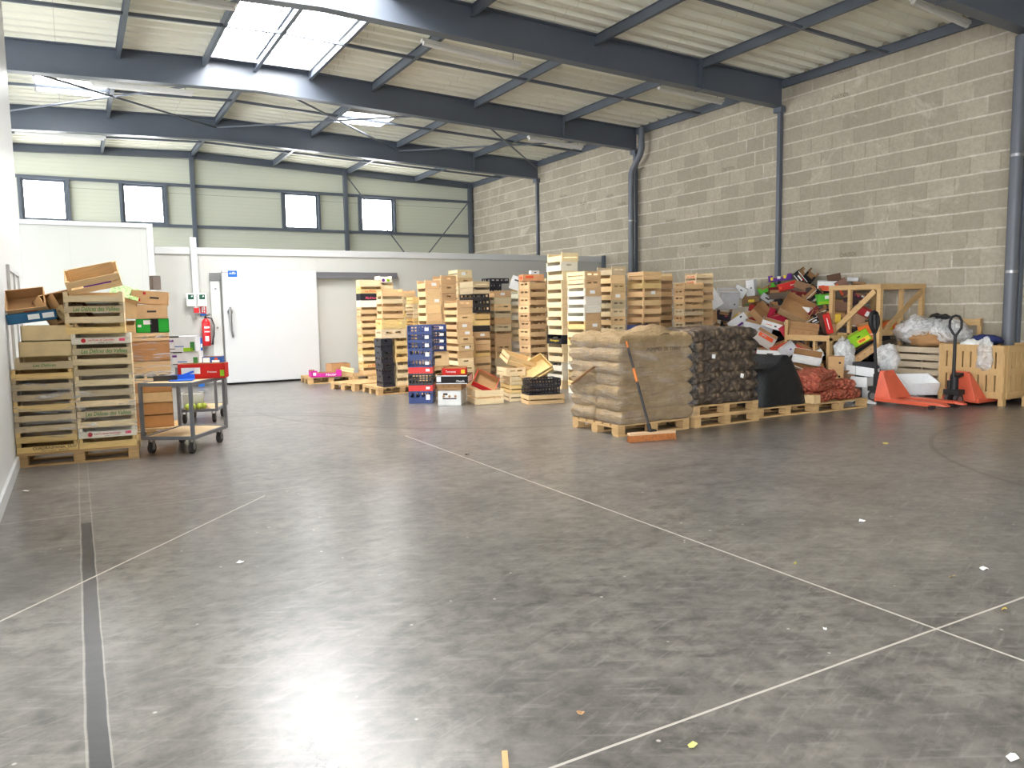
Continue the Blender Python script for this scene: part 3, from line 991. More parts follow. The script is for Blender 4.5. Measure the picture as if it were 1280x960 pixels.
pile_up(9.78, 11.75, .48, .34, 2.13, .155, 'the dark-gapped stack near the wall', G1, ('slat1', 'slat1'), (C_TAN, C_KRAFT), 0)
pile_up(9.55, 10.6, .46, .28, 1.91, .118, 'the end stack next to the box heap', G1, ('slat1', 'slot'), (C_KRAFT, C_GREY), 0)
pile_up(10.18, 10.95, .40, .3, 1.90, .16, 'the stack behind the end stack', G1, ('slat1', 'slat1'), (C_TAN, C_KRAFT), 0)
for i in range(2):
    o = crate((10.36, 11.1, 1.901 + i * .10), .05 * i, .44, .3, .099, 'slat1', 'slat1', C_PALE, f"crate with an orange printed end, {('lower', 'upper')[i]} of two on the hidden end stack", G1)
    text('lettering', 'La Corba', .20, .04, face_m('side', -.2215, 0, .034), M['ink_orange'], o, .1, .03)
# dark crates and low crates in front
for i in range(4):
    plastic_crate((8.30, 10.25, .62 + i * .142 + .0005), rnd.uniform(-.02, .02), .40, .3, .141, C_NAVY if i % 2 else C_BLACK, f"dark plastic crate with white tags, {ORD[3 - i]} of four above the brown sacks", 'dark plastic crates above the brown sacks', 'solid', tagcol=i in (0, 2, 3))
pile_up(8.07, 10.05, .46, .36, .619, .15, 'the low stack under dark crates', G1, ('slat1', 'slat1'), (C_TAN, C_GREY), 0)
pile_up(9.0, 9.75, .44, .4, 1.02, .15, 'the low stack before the end stack', G1, ('slat2', 'slat1'), (C_TAN, C_KRAFT), 0)
print('stack crates', NCR)
# ------------------------------------------------------------------ cardboard boxes, trays
def tray_mesh(L, W, H, kind, mats):
    """open box; material 0 outside, 1 inside. origin bottom middle. kinds: tray, corner, lid, holes, closed"""
    key = ('tray', round(L, 3), round(W, 3), round(H, 3), kind, mats[0].name, mats[1].name)
    if key in _PM: return _PM[key]
    m = MB(); t = .008; l, w = L / 2, W / 2
    m.span((-l, -w, 0), (l, w, t), 0); m.span((-l + t, -w + t, t), (l - t, w - t, t + .002), 1)

    def wall(axis, sgn, z0, z1, a0, a1):
        if axis == 'y':
            y0, y1 = (sgn * w - sgn * t, sgn * w)
            yi = sgn * w - sgn * (t + .002)
            m.span((a0, min(y0, y1), z0), (a1, max(y0, y1), z1), 0); m.span((max(a0, -l + t), min(y0, yi), z0 + .001), (min(a1, l - t), max(y0, yi), z1 - .001), 1)
        else:
            x0, x1 = (sgn * l - sgn * t, sgn * l); xi = sgn * l - sgn * (t + .002)
            m.span((min(x0, x1), a0, z0), (max(x0, x1), a1, z1), 0); m.span((min(x0, xi), max(a0, -w + t), z0 + .001), (max(x0, xi), min(a1, w - t), z1 - .001), 1)
    if kind == 'corner':
        for s in (-1, 1):
            wall('y', s, 0, H * .6, -l, l); wall('x', s, 0, H * .75, -w, w)
            for e in (-1, 1):
                a, b = sorted((e * l, e * l * .62)); wall('y', s, H * .6, H, a, b)
                a, b = sorted((e * w, e * w * .55)); wall('x', s, H * .75, H, a, b)
    elif kind == 'slot':
        for s in (-1, 1):
            wall('y', s, 0, H, -l, l)
            wall('x', s, 0, H * .55, -w, w); wall('x', s, H * .78, H, -w, w)
            for e in (-1, 1):
                a, b = sorted((e * w, e * w * .4)); wall('x', s, H * .55, H * .78, a, b)
    else:
        for s in (-1, 1): wall('y', s, 0, H, -l, l); wall('x', s, 0, H, -w, w)
    if kind in ('closed', 'holes'):
        m.span((-l, -w, H - t), (l, w, H), 0)
        m.span((-l, -.012, H), (l, .012, H + .001), 1)
    if kind == 'holes':
        for x in (-.5, 0, .5):
            m.disc_cyl((x * l, -w - .0005, H * .6), (0, 1, 0), min(.02, H * .15), .002, 10, 1)
    if kind == 'flaps':
        for s in (-1, 1):
            m.box((0, s * (w + .06), H + .03), (L, .14, .006), Matrix.Rotation(s * .5, 3, 'X'), 1)
    _PM[key] = m.mesh('carton', mats)
    return _PM[key]


def carton(loc, rot, L, W, H, color, label, kind='tray', name='cardboard_tray', group=None, inner=None, cat='box', prints=()):
    """rot: euler or 3x3 matrix. prints: (face, u, v, w, h, material or (text, ink))"""
    o = bpy.data.objects.new(name, tray_mesh(L, W, H, kind, (M['card'], inner or M['kraft'])))
    COL.objects.link(o)
    if isinstance(rot, Matrix): o.matrix_world = Matrix.Translation(loc) @ rot.to_4x4()
    else:
        o.location = loc; o.rotation_euler = rot if isinstance(rot, (tuple, list)) else (0, 0, rot)
    o.color = (*color, 1)
    tag(o, label, cat, group)
    for face, u, v, a, b, what in prints:
        pos = {'front': (u * L / 2, -W / 2 - .0015, v * H), 'side': (-L / 2 - .0015, -u * W / 2, v * H), 'right': (L / 2 + .0015, u * W / 2, v * H), 'top': (u * L / 2, v * W / 2, H + .0018), 'inside': (u * L / 2, v * W / 2, .0105)}[face]
        mm = face_m('top' if face == 'inside' else face, *pos)
        if isinstance(what, tuple): text('lettering', what[0], a, b, mm, M[what[1]], o, .15, .01)
        else:
            m = MB(); m.add([(-a / 2, -b / 2, 0), (a / 2, -b / 2, 0), (a / 2, b / 2, 0), (-a / 2, b / 2, 0)], [(0, 1, 2, 3)])
            q = m.build('printed_panel', M[what], o); q.matrix_local = mm
    return o


def facing(px, roll=0, pitch=0, yaw=0):
    """orientation seen from the camera side: local x to the image right, y away, z up; then tipped"""
    az = YAW + atan2(px - 640, FPX)
    return Matrix.Rotation(-az, 3, 'Z') @ Matrix.Rotation(radians(roll), 3, 'Y').inverted() @ Matrix.Rotation(radians(pitch), 3, 'X') @ Matrix.Rotation(radians(yaw), 3, 'Z')


KR = srgb(188, 146, 104); WH = srgb(236, 236, 234); GR = srgb(196, 196, 198); RD = srgb(206, 44, 40); BK = srgb(36, 34, 36); OR = srgb(232, 112, 48); DB = srgb(92, 66, 52)

# banana box with lids
carton((5.16, 11.12, 0), -.60, .37, .50, .24, WH, 'white fruit box on the floor beside the blue and red stack', 'holes', 'cardboard_box', prints=(('front', 0, .46, .22, .02, 'ink_dark'), ('front', -.35, .75, .07, .03, 'ink_dark')))
carton((5.16, 11.12, .241), -.60, .385, .51, .10, KR, 'brown holed lid on the white fruit box', 'holes', 'cardboard_box')
carton((5.20, 11.10, .345), -.60, .50, .60, .13, BK, 'black printed flat tray lying on the white fruit box', 'tray', prints=(('front', -.8, .55, .07, .08, 'ink_white'), ('front', .55, .3, .13, .04, ('Chiquella', 'ink_white')), ('front', 0, .96, .49, .012, 'ink_white'), ('front', 0, .04, .49, .012, 'ink_white'), ('right', 0, .5, .5, .1, 'ink_white')))
carton((5.22, 11.12, .476), -.50, .38, .40, .10, RD, 'red tray on top of the black printed tray', 'tray', prints=(('front', -.3, .5, .16, .035, ('Tomates', 'ink_white')), ('front', .72, .5, .06, .06, 'ink_yellow')))

# loose wooden crates on the floor
GL = 'loose crates on the floor before the stacks'
crate((5.66, 10.94, 0), -.22, .46, .55, .23, 'slat2', 'slat2', C_PALE, 'pale wooden crate on the floor holding a tipped red-edged carton', GL, near=True)
carton((5.66, 10.95, .30), facing(606, -26, 42), .38, .30, .10, RD, 'red-edged brown carton tipped into the pale floor crate', 'tray', 'cardboard_tray', prints=(('front', 0, .5, .3, .05, 'ink_red'),))
for i in range(3):
    crate((6.28, 10.98 - .0 * i, i * .135 + .0005), -.25 + .03 * i, .42, .56, .134, 'slat2', 'slat2', C_PALE if i != 1 else C_YEL, ['bottom pale crate of the low stack of three behind the black trays', 'middle yellowish crate of the low stack of three behind black trays', 'upper pale crate of the low stack of three behind black trays'][i], GL)
crate((6.36, 10.32, 0), -.20, .60, .36, .15, 'slat2', 'slat2', C_TAN, 'low wooden crate on the floor carrying two black plastic trays', GL, near=True)
for i in range(2):
    plastic_crate((6.33 + .02 * i, 10.33, .151 + i * .125), -.18 - .03 * i, .52, .34, .124, C_BLACK, ('lower' if i == 0 else 'upper') + ' black plastic tray on the low wooden floor crate', 'black plastic trays on the floor crate', 'vent')
crate((6.15, 10.95, .415), (0, 0, -.1), .34, .40, .13, 'slot', 'slat2', C_PALE, 'small slotted crate standing on the low stack of three', GL)
crate(Vector((6.28, 11.0, .58)), facing(640, -22, 8, 24).to_euler(), .50, .36, .15, 'slat2', 'slat2', C_TAN, 'wooden crate tipped on its side at the top of the loose heap', GL)
crate(Vector((6.46, 10.72, .46)), facing(660, 16, 40, 20).to_euler(), .52, .38, .12, 'slat2', 'solid', C_YEL, 'open yellowish crate tilted towards the hall above the black trays', GL)
# by the sliding door
pallet((4.62, 16.28, 0), -.05, 'pallet carrying the pink carton beside the sliding door', .95, .8)
carton((4.52, 16.05, PAL + .001), -.1, .62, .36, .14, srgb(208, 52, 156), 'pink printed carton on the pallet beside the sliding door', 'corner', prints=(('front', .3, .35, .22, .05, ('Nectar', 'ink_white')), ('front', -.8, .5, .06, .06, 'ink_white')))
carton((4.90, 16.38, PAL + .001), .1, .42, .34, .24, KR, 'brown open carton behind the pink carton on the pallet', 'tray', 'cardboard_box')
carton((4.95, 15.98, PAL + .012), facing(440, -12, 25), .28, .2, .13, C_TAN, 'tan carton tipped against the stack nearest the sliding door', 'closed', 'cardboard_box')
m = MB(); m.tube([(4.55, 15.72, .012), (4.8, 15.62, .012), (5.02, 15.78, .012)], [.02, .028, .02], 6)
tag(m.build('food_scrap', simple('pale_food_scrap', srgb(226, 214, 190), .8)), 'pale scrap lying before the pallet of the pink carton', 'scrap')

M['broomor'] = simple('orange_sleeve', srgb(222, 128, 58), .45)
# broom leaning on the brown sacks
b = empty('push_broom', (5.53, 6.66, 0), label='push broom with black and orange handle leaning on the brown sacks', cat='broom')
m = MB(); m.prism([(-.035, .075), (.035, .075), (.03, .105), (-.03, .105)], -.29, .29); m.build('broom_head', wood_mat('broom_wood', 'h', srgb(212, 176, 140)), b, .004, rot=(0, 0, -.18))
m = MB()
for i in range(48):
    for j in (-1, 0, 1):
        x = -.28 + .56 * i / 47; y = j * .022
        m.tube([(x, y, .075), (x * 1.02 + rnd.uniform(-.006, .006), y * 1.5 + rnd.uniform(-.006, .006), .002)], [.0075, .006], 4)
bb = m.build('bristles', simple('orange_bristles', srgb(196, 122, 66), .7, 0, .35, 30), b, rot=(0, 0, -.18)); bb['kind'] = 'stuff'
top = on_y(783, 427, 7.02) - Vector((5.53, 6.66, 0))
base = Vector((-.02, .0, .10))
d = top - base
def seg(a, c): return [base + d * a, base + d * c]
m = MB(); m.tube(seg(.03, .55), .015, 10); m.tube(seg(.70, .93), .014, 10); m.build('broom_handle', M['rubber'], b)
m = MB(); m.tube(seg(.55, .70), .0165, 10); m.build('handle_grip', M['broomor'], b)
m = MB(); m.tube(seg(.93, 1.0), .013, 10); m.build('handle_end', M['broomor'], b)
m = MB(); m.tube(seg(-.01, .09), .022, 8); m.box((-.0, 0, .115), (.09, .06, .02)); m.build('broom_clamp', M['black'], b)

# fire point on the cold-room wall
def on_wall(px, py): return on_y(px, py, YC - .03)
p0, p1 = on_wall(240.5, 303), on_wall(247.5, 386)
m = MB(); m.span((p0.x - .05, YC - .07, p1.z - .1), (p0.x + .07, YC - .022, p0.z + .1)); struct(m, 'trim_4', M['white'], .004)
for i, (px, py) in enumerate(((238, 375), (252, 375))):
    p = on_wall(px, py)
    e = empty('emergency_light_unit', (p.x, YC - .072, p.z), label=('white emergency box with green display, nearer the cabin' if i == 0 else 'white emergency box with green display, nearer the sliding door'), cat='emergency light', group=None)
    m = MB(); m.span((-.085, -.05, -.13), (.085, 0, .13)); m.build('case', M['whiteplastic'], e, .012)
    m = MB(); m.span((-.055, -.053, .01), (.055, -.0505, .11)); m.build('green_display', simple('green_display', srgb(28, 84, 62), .3), e)
    m = MB(); m.tube([(.01, -.055, .06), (.03, -.055, .085)], .012, 6); m.build('pictogram', M['ink_white'], e)
p = on_wall(245, 388); e = empty('fire_call_point', (p.x, YC - .072, p.z), label='small red fire call point below the emergency boxes', cat='call point')
m = MB(); m.span((-.05, -.04, -.05), (.05, 0, .05)); m.build('housing', M['red'], e, .006); m = MB(); m.span((-.03, -.043, -.12), (.03, -.005, -.055)); m.build('bracket', M['galv'], e)
p = on_wall(254, 388); e = empty('fire_sign', (p.x, YC - .024, p.z), label='red and white fire extinguisher sign above the extinguisher', cat='sign')
m = MB(); m.span((-.06, -.006, -.06), (.06, 0, .11)); m.build('sign_plate', M['red'], e); m = MB(); m.span((-.03, -.009, -.04), (-.005, -.0065, .07)).span((.01, -.009, .0), (.035, -.0065, .08)).span((.01, -.009, -.04), (.035, -.0065, -.015)); m.build('pictogram', M['ink_white'], e)
m = MB(); m.span((-.06, -.006, -.11), (.06, 0, -.065)); m.build('blue_strip', M['ink_blue'], e)
p = on_wall(258, 432)
e = empty('fire_extinguisher', (p.x, YC - .14, p.z), label='red fire extinguisher with black hose on the wall beside the sliding door', cat='fire extinguisher')
m = MB(); m.tube([(0, 0, 0), (0, 0, .01), (0, 0, .48), (0, 0, .53), (0, 0, .56)], [.075, .085, .085, .06, .03], 16); m.build('cylinder', M['red'], e)
m = MB(); m.tube([(0, 0, .55), (0, 0, .60)], .025, 8); m.bar((-.02, 0, .60), (.10, 0, .635), .03, .012); m.bar((-.02, 0, .615), (.09, 0, .66), .03, .012); m.build('valve', M['black'], e)
m = MB(); m.tube([(.03, -.02, .58), (.11, -.03, .56), (.15, -.04, .42), (.14, -.05, .22), (.11, -.05, .10)], .013, 8); m.tube([(.12, -.05, .14), (.10, -.05, .02)], [.014, .024], 8); m.build('hose', M['black'], e)
m = MB(); m.span((-.05, -.088, .36), (.05, -.0835, .40)).span((-.05, -.088, .28), (.05, -.0835, .30)).span((-.04, -.088, .10), (.03, -.0835, .20)); m.build('label_bands', M['ink_white'], e)
p = ground(260, 490)
e = empty('blue_board', (p.x + .05, YC - .12, 0), label='narrow blue and white board standing upright below the fire extinguisher', cat='board')
m = MB(); m.span((-.05, -.02, 0), (.06, .02, 1.0)); m.build('board', M['ink_blue'], e); m = MB()
for z in (.2, .4, .6, .8): m.span((.035, -.023, z), (.061, -.0, z + .08))
m.build('white_marks', M['ink_white'], e)

# litter on the floor
LIT = [(301, 704, .06, WH, 'white paper scrap on the floor between the dark strip and the skylight reflection'), (1230, 712, .075, WH, 'white folded paper scrap near the floor joint crossing'), (1106, 555, .09, srgb(206, 192, 110), 'yellowish leaf scrap on the tyre marks before the pallet trucks'),
       (1078, 652, .06, WH, 'round white scrap on the floor, far from the joints'), (994, 705, .03, srgb(170, 160, 90), 'tiny olive scrap beside the long floor joint'), (1255, 763, .04, srgb(210, 180, 90), 'small orange peel scrap on the nearest floor joint'), (865, 934, .05, srgb(196, 196, 120), 'small yellow-green leaf scrap by the nearest joint'),
       (1031, 787, .035, WH, 'small white crumb short of the joint crossing'), (32, 615, .07, WH, 'white scrap on the floor near the white wall'), (1190, 722, .05, srgb(190, 170, 130), 'tan scrap beside the white folded paper'), (584, 569, .06, BK, 'dark splinter on the floor before the blue stack'), (1265, 950, .06, WH, 'white scrap nearest the camera on the far corner'), (726, 893, .04, srgb(190, 150, 110), 'tan crumb near the middle of the near floor'), (440, 905, .0, WH, '')]
for px, py, s, c, lab in LIT:
    if not s: continue
    g = ground(px, py)
    m = MB(); n = 7; vs = []
    for i in range(n):
        a = 2 * pi * i / n; r_ = s * .42 * rnd.uniform(.6, 1.0)
        vs.append((cos(a) * r_ * 1.2, sin(a) * r_ * .8, rnd.uniform(.002, .016)))
    vs2 = [(x, y, z - .0018) for x, y, z in vs]
    m.add(vs + vs2, [tuple(range(n)), tuple(reversed(range(n, 2 * n)))] + [(i, i + n, (i + 1) % n + n, (i + 1) % n) for i in range(n)])
    o = m.build('paper_scrap' if c in (WH,) else 'leaf_scrap' if c != BK else 'wood_splinter', M['card'], loc=(g.x, g.y, 0.001)); o.color = (*c, 1)
    tag(o, lab, 'scrap')
g = ground(630, 955)
m = MB(); m.bar((g.x - .02, g.y - .05, .008), (g.x + .03, g.y + .05, .008), .02, .008); tag(m.build('wood_splinter', M['timber']), 'pale wood splinter at the bottom edge of the view', 'scrap')

# odds and ends thrown on top of the brown stack behind the tallest one
def on_top(px, py, Y): return on_y(px, py, Y)
p = on_y(645, 352, 14.65); carton((p.x - .06, 14.65, 1.90), facing(645, -20, 6), .24, .03, .30, WH, 'white board leaning on its corner above the thin pale back stack', 'closed', 'cardboard_box', prints=(('front', 0, .7, .1, .03, 'ink_dark'),))
p = on_y(664, 351, 13.25); carton((p.x, p.y, 2.025), -.25, .42, .34, .13, srgb(214, 156, 112), 'orange printed carton on top of the brown stack', 'tray', 'cardboard_tray', prints=(('front', -.4, .6, .16, .05, 'ink_orange'), ('side', 0, .5, .2, .06, 'ink_orange')))
carton((p.x + .10, p.y + .05, 2.157), -.2, .17, .14, .08, WH, 'small white carton on the orange printed carton', 'closed', 'cardboard_box', prints=(('front', 0, .5, .05, .02, 'ink_dark'),))
# ------------------------------------------------------------------ stack of crates by the white wall
def film_material(name='stretch_film', dens=(.52, .72), amt=.75, sc=(2, 2, 14)):
    t = NT(name)
    n = t.noise(1.0, 5, .6, t.scale(t.obj(), sc), 1.5)
    f = t.ramp(n, [(dens[0], 0.03), (dens[1], amt)])
    tr = t.new('ShaderNodeBsdfTransparent'); mx = t.new('ShaderNodeMixShader')
    t.fin(srgb(232, 232, 236), .22, 0, .5)
    t.l.new(f, mx.inputs[0]); t.l.new(tr.outputs[0], mx.inputs[1]); t.l.new(t.b.outputs[0], mx.inputs[2]); t.l.new(mx.outputs[0], t.out.inputs['Surface'])
    return t.mat


M['film'] = film_material()
RL = -.085
pallet((-.012, 9.36, 0), RL, 'pallet under the tall crate stack by the white wall', 1.10, .86)
GLS = 'fruit crates in the tall stack by the white wall'


def lp(x, y, z=0):
    """point on the pallet by the wall: x along its front, y inward"""
    return Vector((-.012 + cos(RL) * x - sin(RL) * (y - .43), 9.36 + sin(RL) * x + cos(RL) * (y - .43), z))


def left_crate(x, z, h, lab, col, txt=None, style='slat1', L=.535, W=.40, y=.215, dr=0.0):
    p = lp(x, y, z)
    o = crate(p, RL + dr + rnd.uniform(-.01, .01), L, W, h - .001, style, 'solid', col, lab, GLS, near=True, facecolor=vary(col, .05))
    if txt:
        for kind, *a in txt:
            if kind == 't':
                s, ink, u, wd, ht = a[:5]; v = a[5] if len(a) > 5 else .34
                text('lettering', s, wd, ht, face_m('front', u, -W / 2 - .0012, h * v), M[ink], o, .25 if ink == 'ink_green' else 0, .012)
            elif kind == 'r':
                u, v, wd, ht, ink = a
                m = MB(); m.span((u - wd / 2, -W / 2 - .0012, h * v - ht / 2), (u + wd / 2, -W / 2 + .001, h * v + ht / 2)); m.build('printed_block', M[ink], o)
            elif kind == 'c':
                u, v, r_, ink = a
                m = MB(); m.disc_cyl((u, -W / 2, h * v), (0, 1, 0), r_, .003, 16); m.build('printed_emblem', M[ink], o)
    return o


hl = .1045
for i in range(8):
    k = 7 - i
    tx = None
    if i == 0: tx = [('t', 'CUADRASPANIA, S.L.U', 'ink_black', .06, .38, .034, .42), ('t', 'CARTAGENA - MURCIA', 'ink_dark', .06, .24, .012, .16)]
    left_crate(-.273, PAL + i * hl + .0005, hl, f"slatted fruit crate, {ORD[k]}{' of' if k == 0 else ' from the top of'} the column against the white wall", (C_GREY, C_YEL, C_GREY)[i % 3] if i else C_YEL, tx)
hr = .107
fr = [('c', -.16, .36, .022, 'ink_red'), ('t', 'Les Fruits de Caractère', 'ink_red', .0, .24, .022, .40), ('t', 'SUDFRUIT - PROVENCE', 'ink_dark', .04, .14, .010, .16), ('r', .19, .38, .055, .028, 'ink_pink')]
de = lambda v: [('t', 'Les Délices des Vallées', 'ink_green', .02, .42, .045, .34)]
for i in range(15):
    k = 14 - i
    tx = fr if i in (1, 10) else de(0) if i in (3, 9, 13) else None
    x = .27 if i < 11 else .225
    left_crate(x, PAL + i * hr + .0005, hr, f"slatted fruit crate, {ORD[k]}{' of' if k == 0 else ' from the top of'} the tallest column by the trolley", C_WHITE if i in (1, 10) else C_YEL if i in (0, 11) else (C_GREY if i % 2 else C_PALE), tx)
zt = PAL + 15 * hr
R_ = Matrix.Rotation(RL, 3, 'Z') @ Matrix.Rotation(-.22, 3, 'Y') @ Matrix.Rotation(.42, 3, 'X')
o = crate(lp(.235, .26, zt + .075), R_.to_euler(), .50, .36, .15, 'slat2', 'solid', C_TAN, 'tilted open crate on the very top of the tall crate stack', GLS, near=True)
m = MB(); m.span((-.10, -.1815, .063), (.16, -.1795, .079)); m.build('dark_strip', M['ink_purple'], o)

z1 = PAL + 8 * hl
left_crate(-.245, z1 + .0005, .12, 'crate wrapped in grey film on top of the column against the wall', C_GREY, [('t', 'Les Délices', 'ink_green', 0, .2, .03, .34)], L=.50)
zz = z1 + .122
carton(lp(-.225, .2, zz), RL, .46, .36, .155, srgb(224, 198, 150), 'lower of two plain pale trays beside the tall column', 'tray')
carton(lp(-.205, .2, zz + .158), RL + .05, .46, .36, .155, srgb(228, 202, 154), 'upper of two plain pale trays beside the tall column', 'tray')
zq = zz + .32
carton(lp(-.32, .18, zq + .03), (.0, -.12, RL), .42, .34, .10, srgb(52, 104, 142), 'blue printed flat carton tipped under the open trays', 'closed', prints=(('front', .1, .5, .10, .05, 'ink_white'), ('front', .7, .5, .10, .05, 'ink_white')))
o = carton(lp(-.38, .24, zq + .17), Matrix.Rotation(RL + .05, 3, 'Z') @ Matrix.Rotation(-.12, 3, 'Y') @ Matrix.Rotation(.75, 3, 'X'), .34, .30, .13, srgb(214, 168, 118), 'open kraft tray with mountain print, tipped towards the hall by the wall', 'slot', prints=(('front', -.2, .4, .07, .03, 'ink_dark'), ('front', .2, .7, .12, .012, 'ink_orange')))
o = carton(lp(-.13, .30, zq + .12), Matrix.Rotation(RL - .5, 3, 'Z') @ Matrix.Rotation(.95, 3, 'Y') @ Matrix.Rotation(.35, 3, 'X'), .34, .34, .12, srgb(216, 172, 120), 'open kraft tray standing on edge in the middle of the pile by the wall', 'tray')
o = carton(lp(-.04, .34, zq + .12), Matrix.Rotation(RL - .6, 3, 'Z') @ Matrix.Rotation(1.0, 3, 'Y') @ Matrix.Rotation(.2, 3, 'X'), .36, .32, .12, srgb(222, 178, 126), 'larger open kraft tray standing on edge next to the tall column', 'tray')
crate(lp(.0, .22, zq + .02), (.1, .9, RL - .5), .30, .24, .11, 'slat2', 'slat2', C_TAN, 'small crate wedged on edge against the tall column', GLS)
# film round the pallet load
m = MB()
pts = [lp(-.556, .75), lp(-.556, .01), lp(0, -.004), lp(.548, .006), lp(.556, .75)]
vs, fs = [], []
NZ = 16
for j in range(NZ + 1):
    for i, p in enumerate(pts): vs.append((max(p.x, WL + .004), p.y + rnd.uniform(-.004, .0), .28 + .62 * j / NZ))
for j in range(NZ):
    for i in range(len(pts) - 1): fs.append((j * len(pts) + i, j * len(pts) + i + 1, (j + 1) * len(pts) + i + 1, (j + 1) * len(pts) + i))
m.add(vs, fs, 0, True)
tag(m.build('stretch_film', M['film']), 'clear stretch film wound round the crate columns by the white wall', 'plastic film')

# third stack behind, next to the trolley
pallet((.74, 10.42, 0), RL, 'pallet half hidden behind the trolley, under brown boxes', .66, .66)
GB = 'boxes in the brown stack behind the trolley'
x3, y3 = .715, 10.40
zz = PAL
KB = srgb(196, 142, 90)
for i, (h, c, k, lab) in enumerate([(.15, KB, 'closed', 'lowest brown board box of the stack behind the trolley'), (.15, KB, 'closed', 'wide brown board box, second from the bottom behind the trolley'), (.12, C_TAN, 'slot', 'slotted tan box, third from the bottom behind the trolley'), (.12, KB, 'closed', 'brown box, fourth from the bottom behind the trolley')]):
    carton((x3, y3, zz + .0005), RL, .56, .42, h, c, lab, k, 'cardboard_box', GB); zz += h + .001
crate((x3, y3, zz + .0005), RL, .56, .42, .11, 'window', 'slat1', C_PALE, 'crate with green produce showing through its openings, behind the trolley', GB, near=False)
for i in range(3):
    o = bpy.data.objects.new('green_vegetable', None)
m = MB(); m.span((x3 - .25, y3 - .15, zz + .012), (x3 + .25, y3 + .15, zz + .085)); tag(m.build('leaf_greens', simple('dark_greens', srgb(60, 92, 50), .7, 0, .5, 25)), 'dark green leaves inside the crate behind the trolley', 'vegetables', kind='stuff')
zz += .112
for i, (h, c, k, lab) in enumerate([(.15, C_TAN, 'closed', 'tan box with film streaks, above the crate of greens'), (.235, KB, 'closed', 'tall brown box in film, upper part of the stack behind the trolley')]):
    carton((x3, y3, zz + .0005), RL, .56, .42, h, c, lab, k, 'cardboard_box', GB); zz += h + .001
crate((x3, y3, zz + .0005), RL, .56, .42, .10, 'slat2', 'slat1', C_TAN, 'film-wrapped tan crate under the bright green carton', GB); zz += .101
m = MB()
pts = [Vector((x3 - .3, y3 - .215, 0)), Vector((x3, y3 - .235, 0)), Vector((x3 + .288, y3 - .25, 0)), Vector((x3 + .31, y3 + .2, 0))]
vs, fs = [], []
for j in range(NZ + 1):
    for p in pts: vs.append((p.x, p.y + rnd.uniform(-.004, 0), .7 + .58 * j / NZ))
for j in range(NZ):
    for i in range(3): fs.append((j * 4 + i, j * 4 + i + 1, (j + 1) * 4 + i + 1, (j + 1) * 4 + i))
m.add(vs, fs, 0, True); tag(m.build('stretch_film', M['film']), 'clear stretch film round the brown stack behind the trolley', 'plastic film')
carton((x3 + .11, y3 + .0, zz + .0005), RL, .36, .36, .165, srgb(48, 176, 62), 'bright green carton with a black band behind the trolley', 'closed', 'cardboard_box', prints=(('front', .1, .5, .09, .164, 'ink_black'), ('front', -.3, .75, .09, .05, 'ink_white'), ('front', -.8, .5, .04, .03, 'ink_white')))
crate((x3 - .17, y3, zz + .0005), RL, .19, .36, .15, 'slat1', 'slat1', C_TAN, 'narrow tan crate next to the bright green carton', GB)
zz += .166
o = carton((x3 + .05, y3, zz + .002), Matrix.Rotation(RL, 3, 'Z'), .46, .36, .17, srgb(224, 184, 138), 'kraft two-slot carton on the bright green carton', 'closed', 'cardboard_box', prints=(('front', .25, .5, .10, .022, 'ink_dark'),))
o = carton((x3 + .10, y3 + .02, zz + .173), Matrix.Rotation(RL - .05, 3, 'Z') @ Matrix.Rotation(.08, 3, 'Y'), .40, .34, .16, srgb(222, 180, 132), 'kraft carton with red dots, top of the stack behind the trolley', 'slot', 'cardboard_box', prints=(('front', .25, .5, .10, .022, 'ink_dark'), ('front', -.6, .3, .035, .035, 'ink_red'), ('front', -.3, .8, .03, .03, 'ink_red')))
carton((x3 + .17, y3 + .06, zz + .352), .3, .10, .09, .17, srgb(150, 138, 130), 'small grey-brown box standing on the red-dotted carton', 'closed', 'cardboard_box')
def green_print():
    t = NT('leafy_print'); n = t.noise(22, 5, .7)
    return t.fin(t.ramp(n, [(.35, srgb(70, 116, 50)), (.5, srgb(150, 184, 104)), (.68, srgb(196, 210, 160))]), .6)
carton((x3 - .19, y3 - .02, zz + .25), Matrix.Rotation(RL, 3, 'Z') @ Matrix.Rotation(.30, 3, 'Y') @ Matrix.Rotation(.5, 3, 'X'), .32, .3, .09, srgb(222, 180, 132), 'tray with pale green leaf print, leaning behind the tallest column', 'closed', 'cardboard_tray', inner=M['kraft'])
o = [q for q in COL.objects if q.get('label', '').startswith('tray with pale green')][0]
m = MB(); m.span((-.158, -.148, .0905), (.158, .148, .093)); m.build('leaf_print', green_print(), o)
carton((x3 - .2, y3, zz + .001), RL, .28, .34, .20, C_TAN, 'tan carton beneath the leaf-printed tray', 'slot', 'cardboard_box')

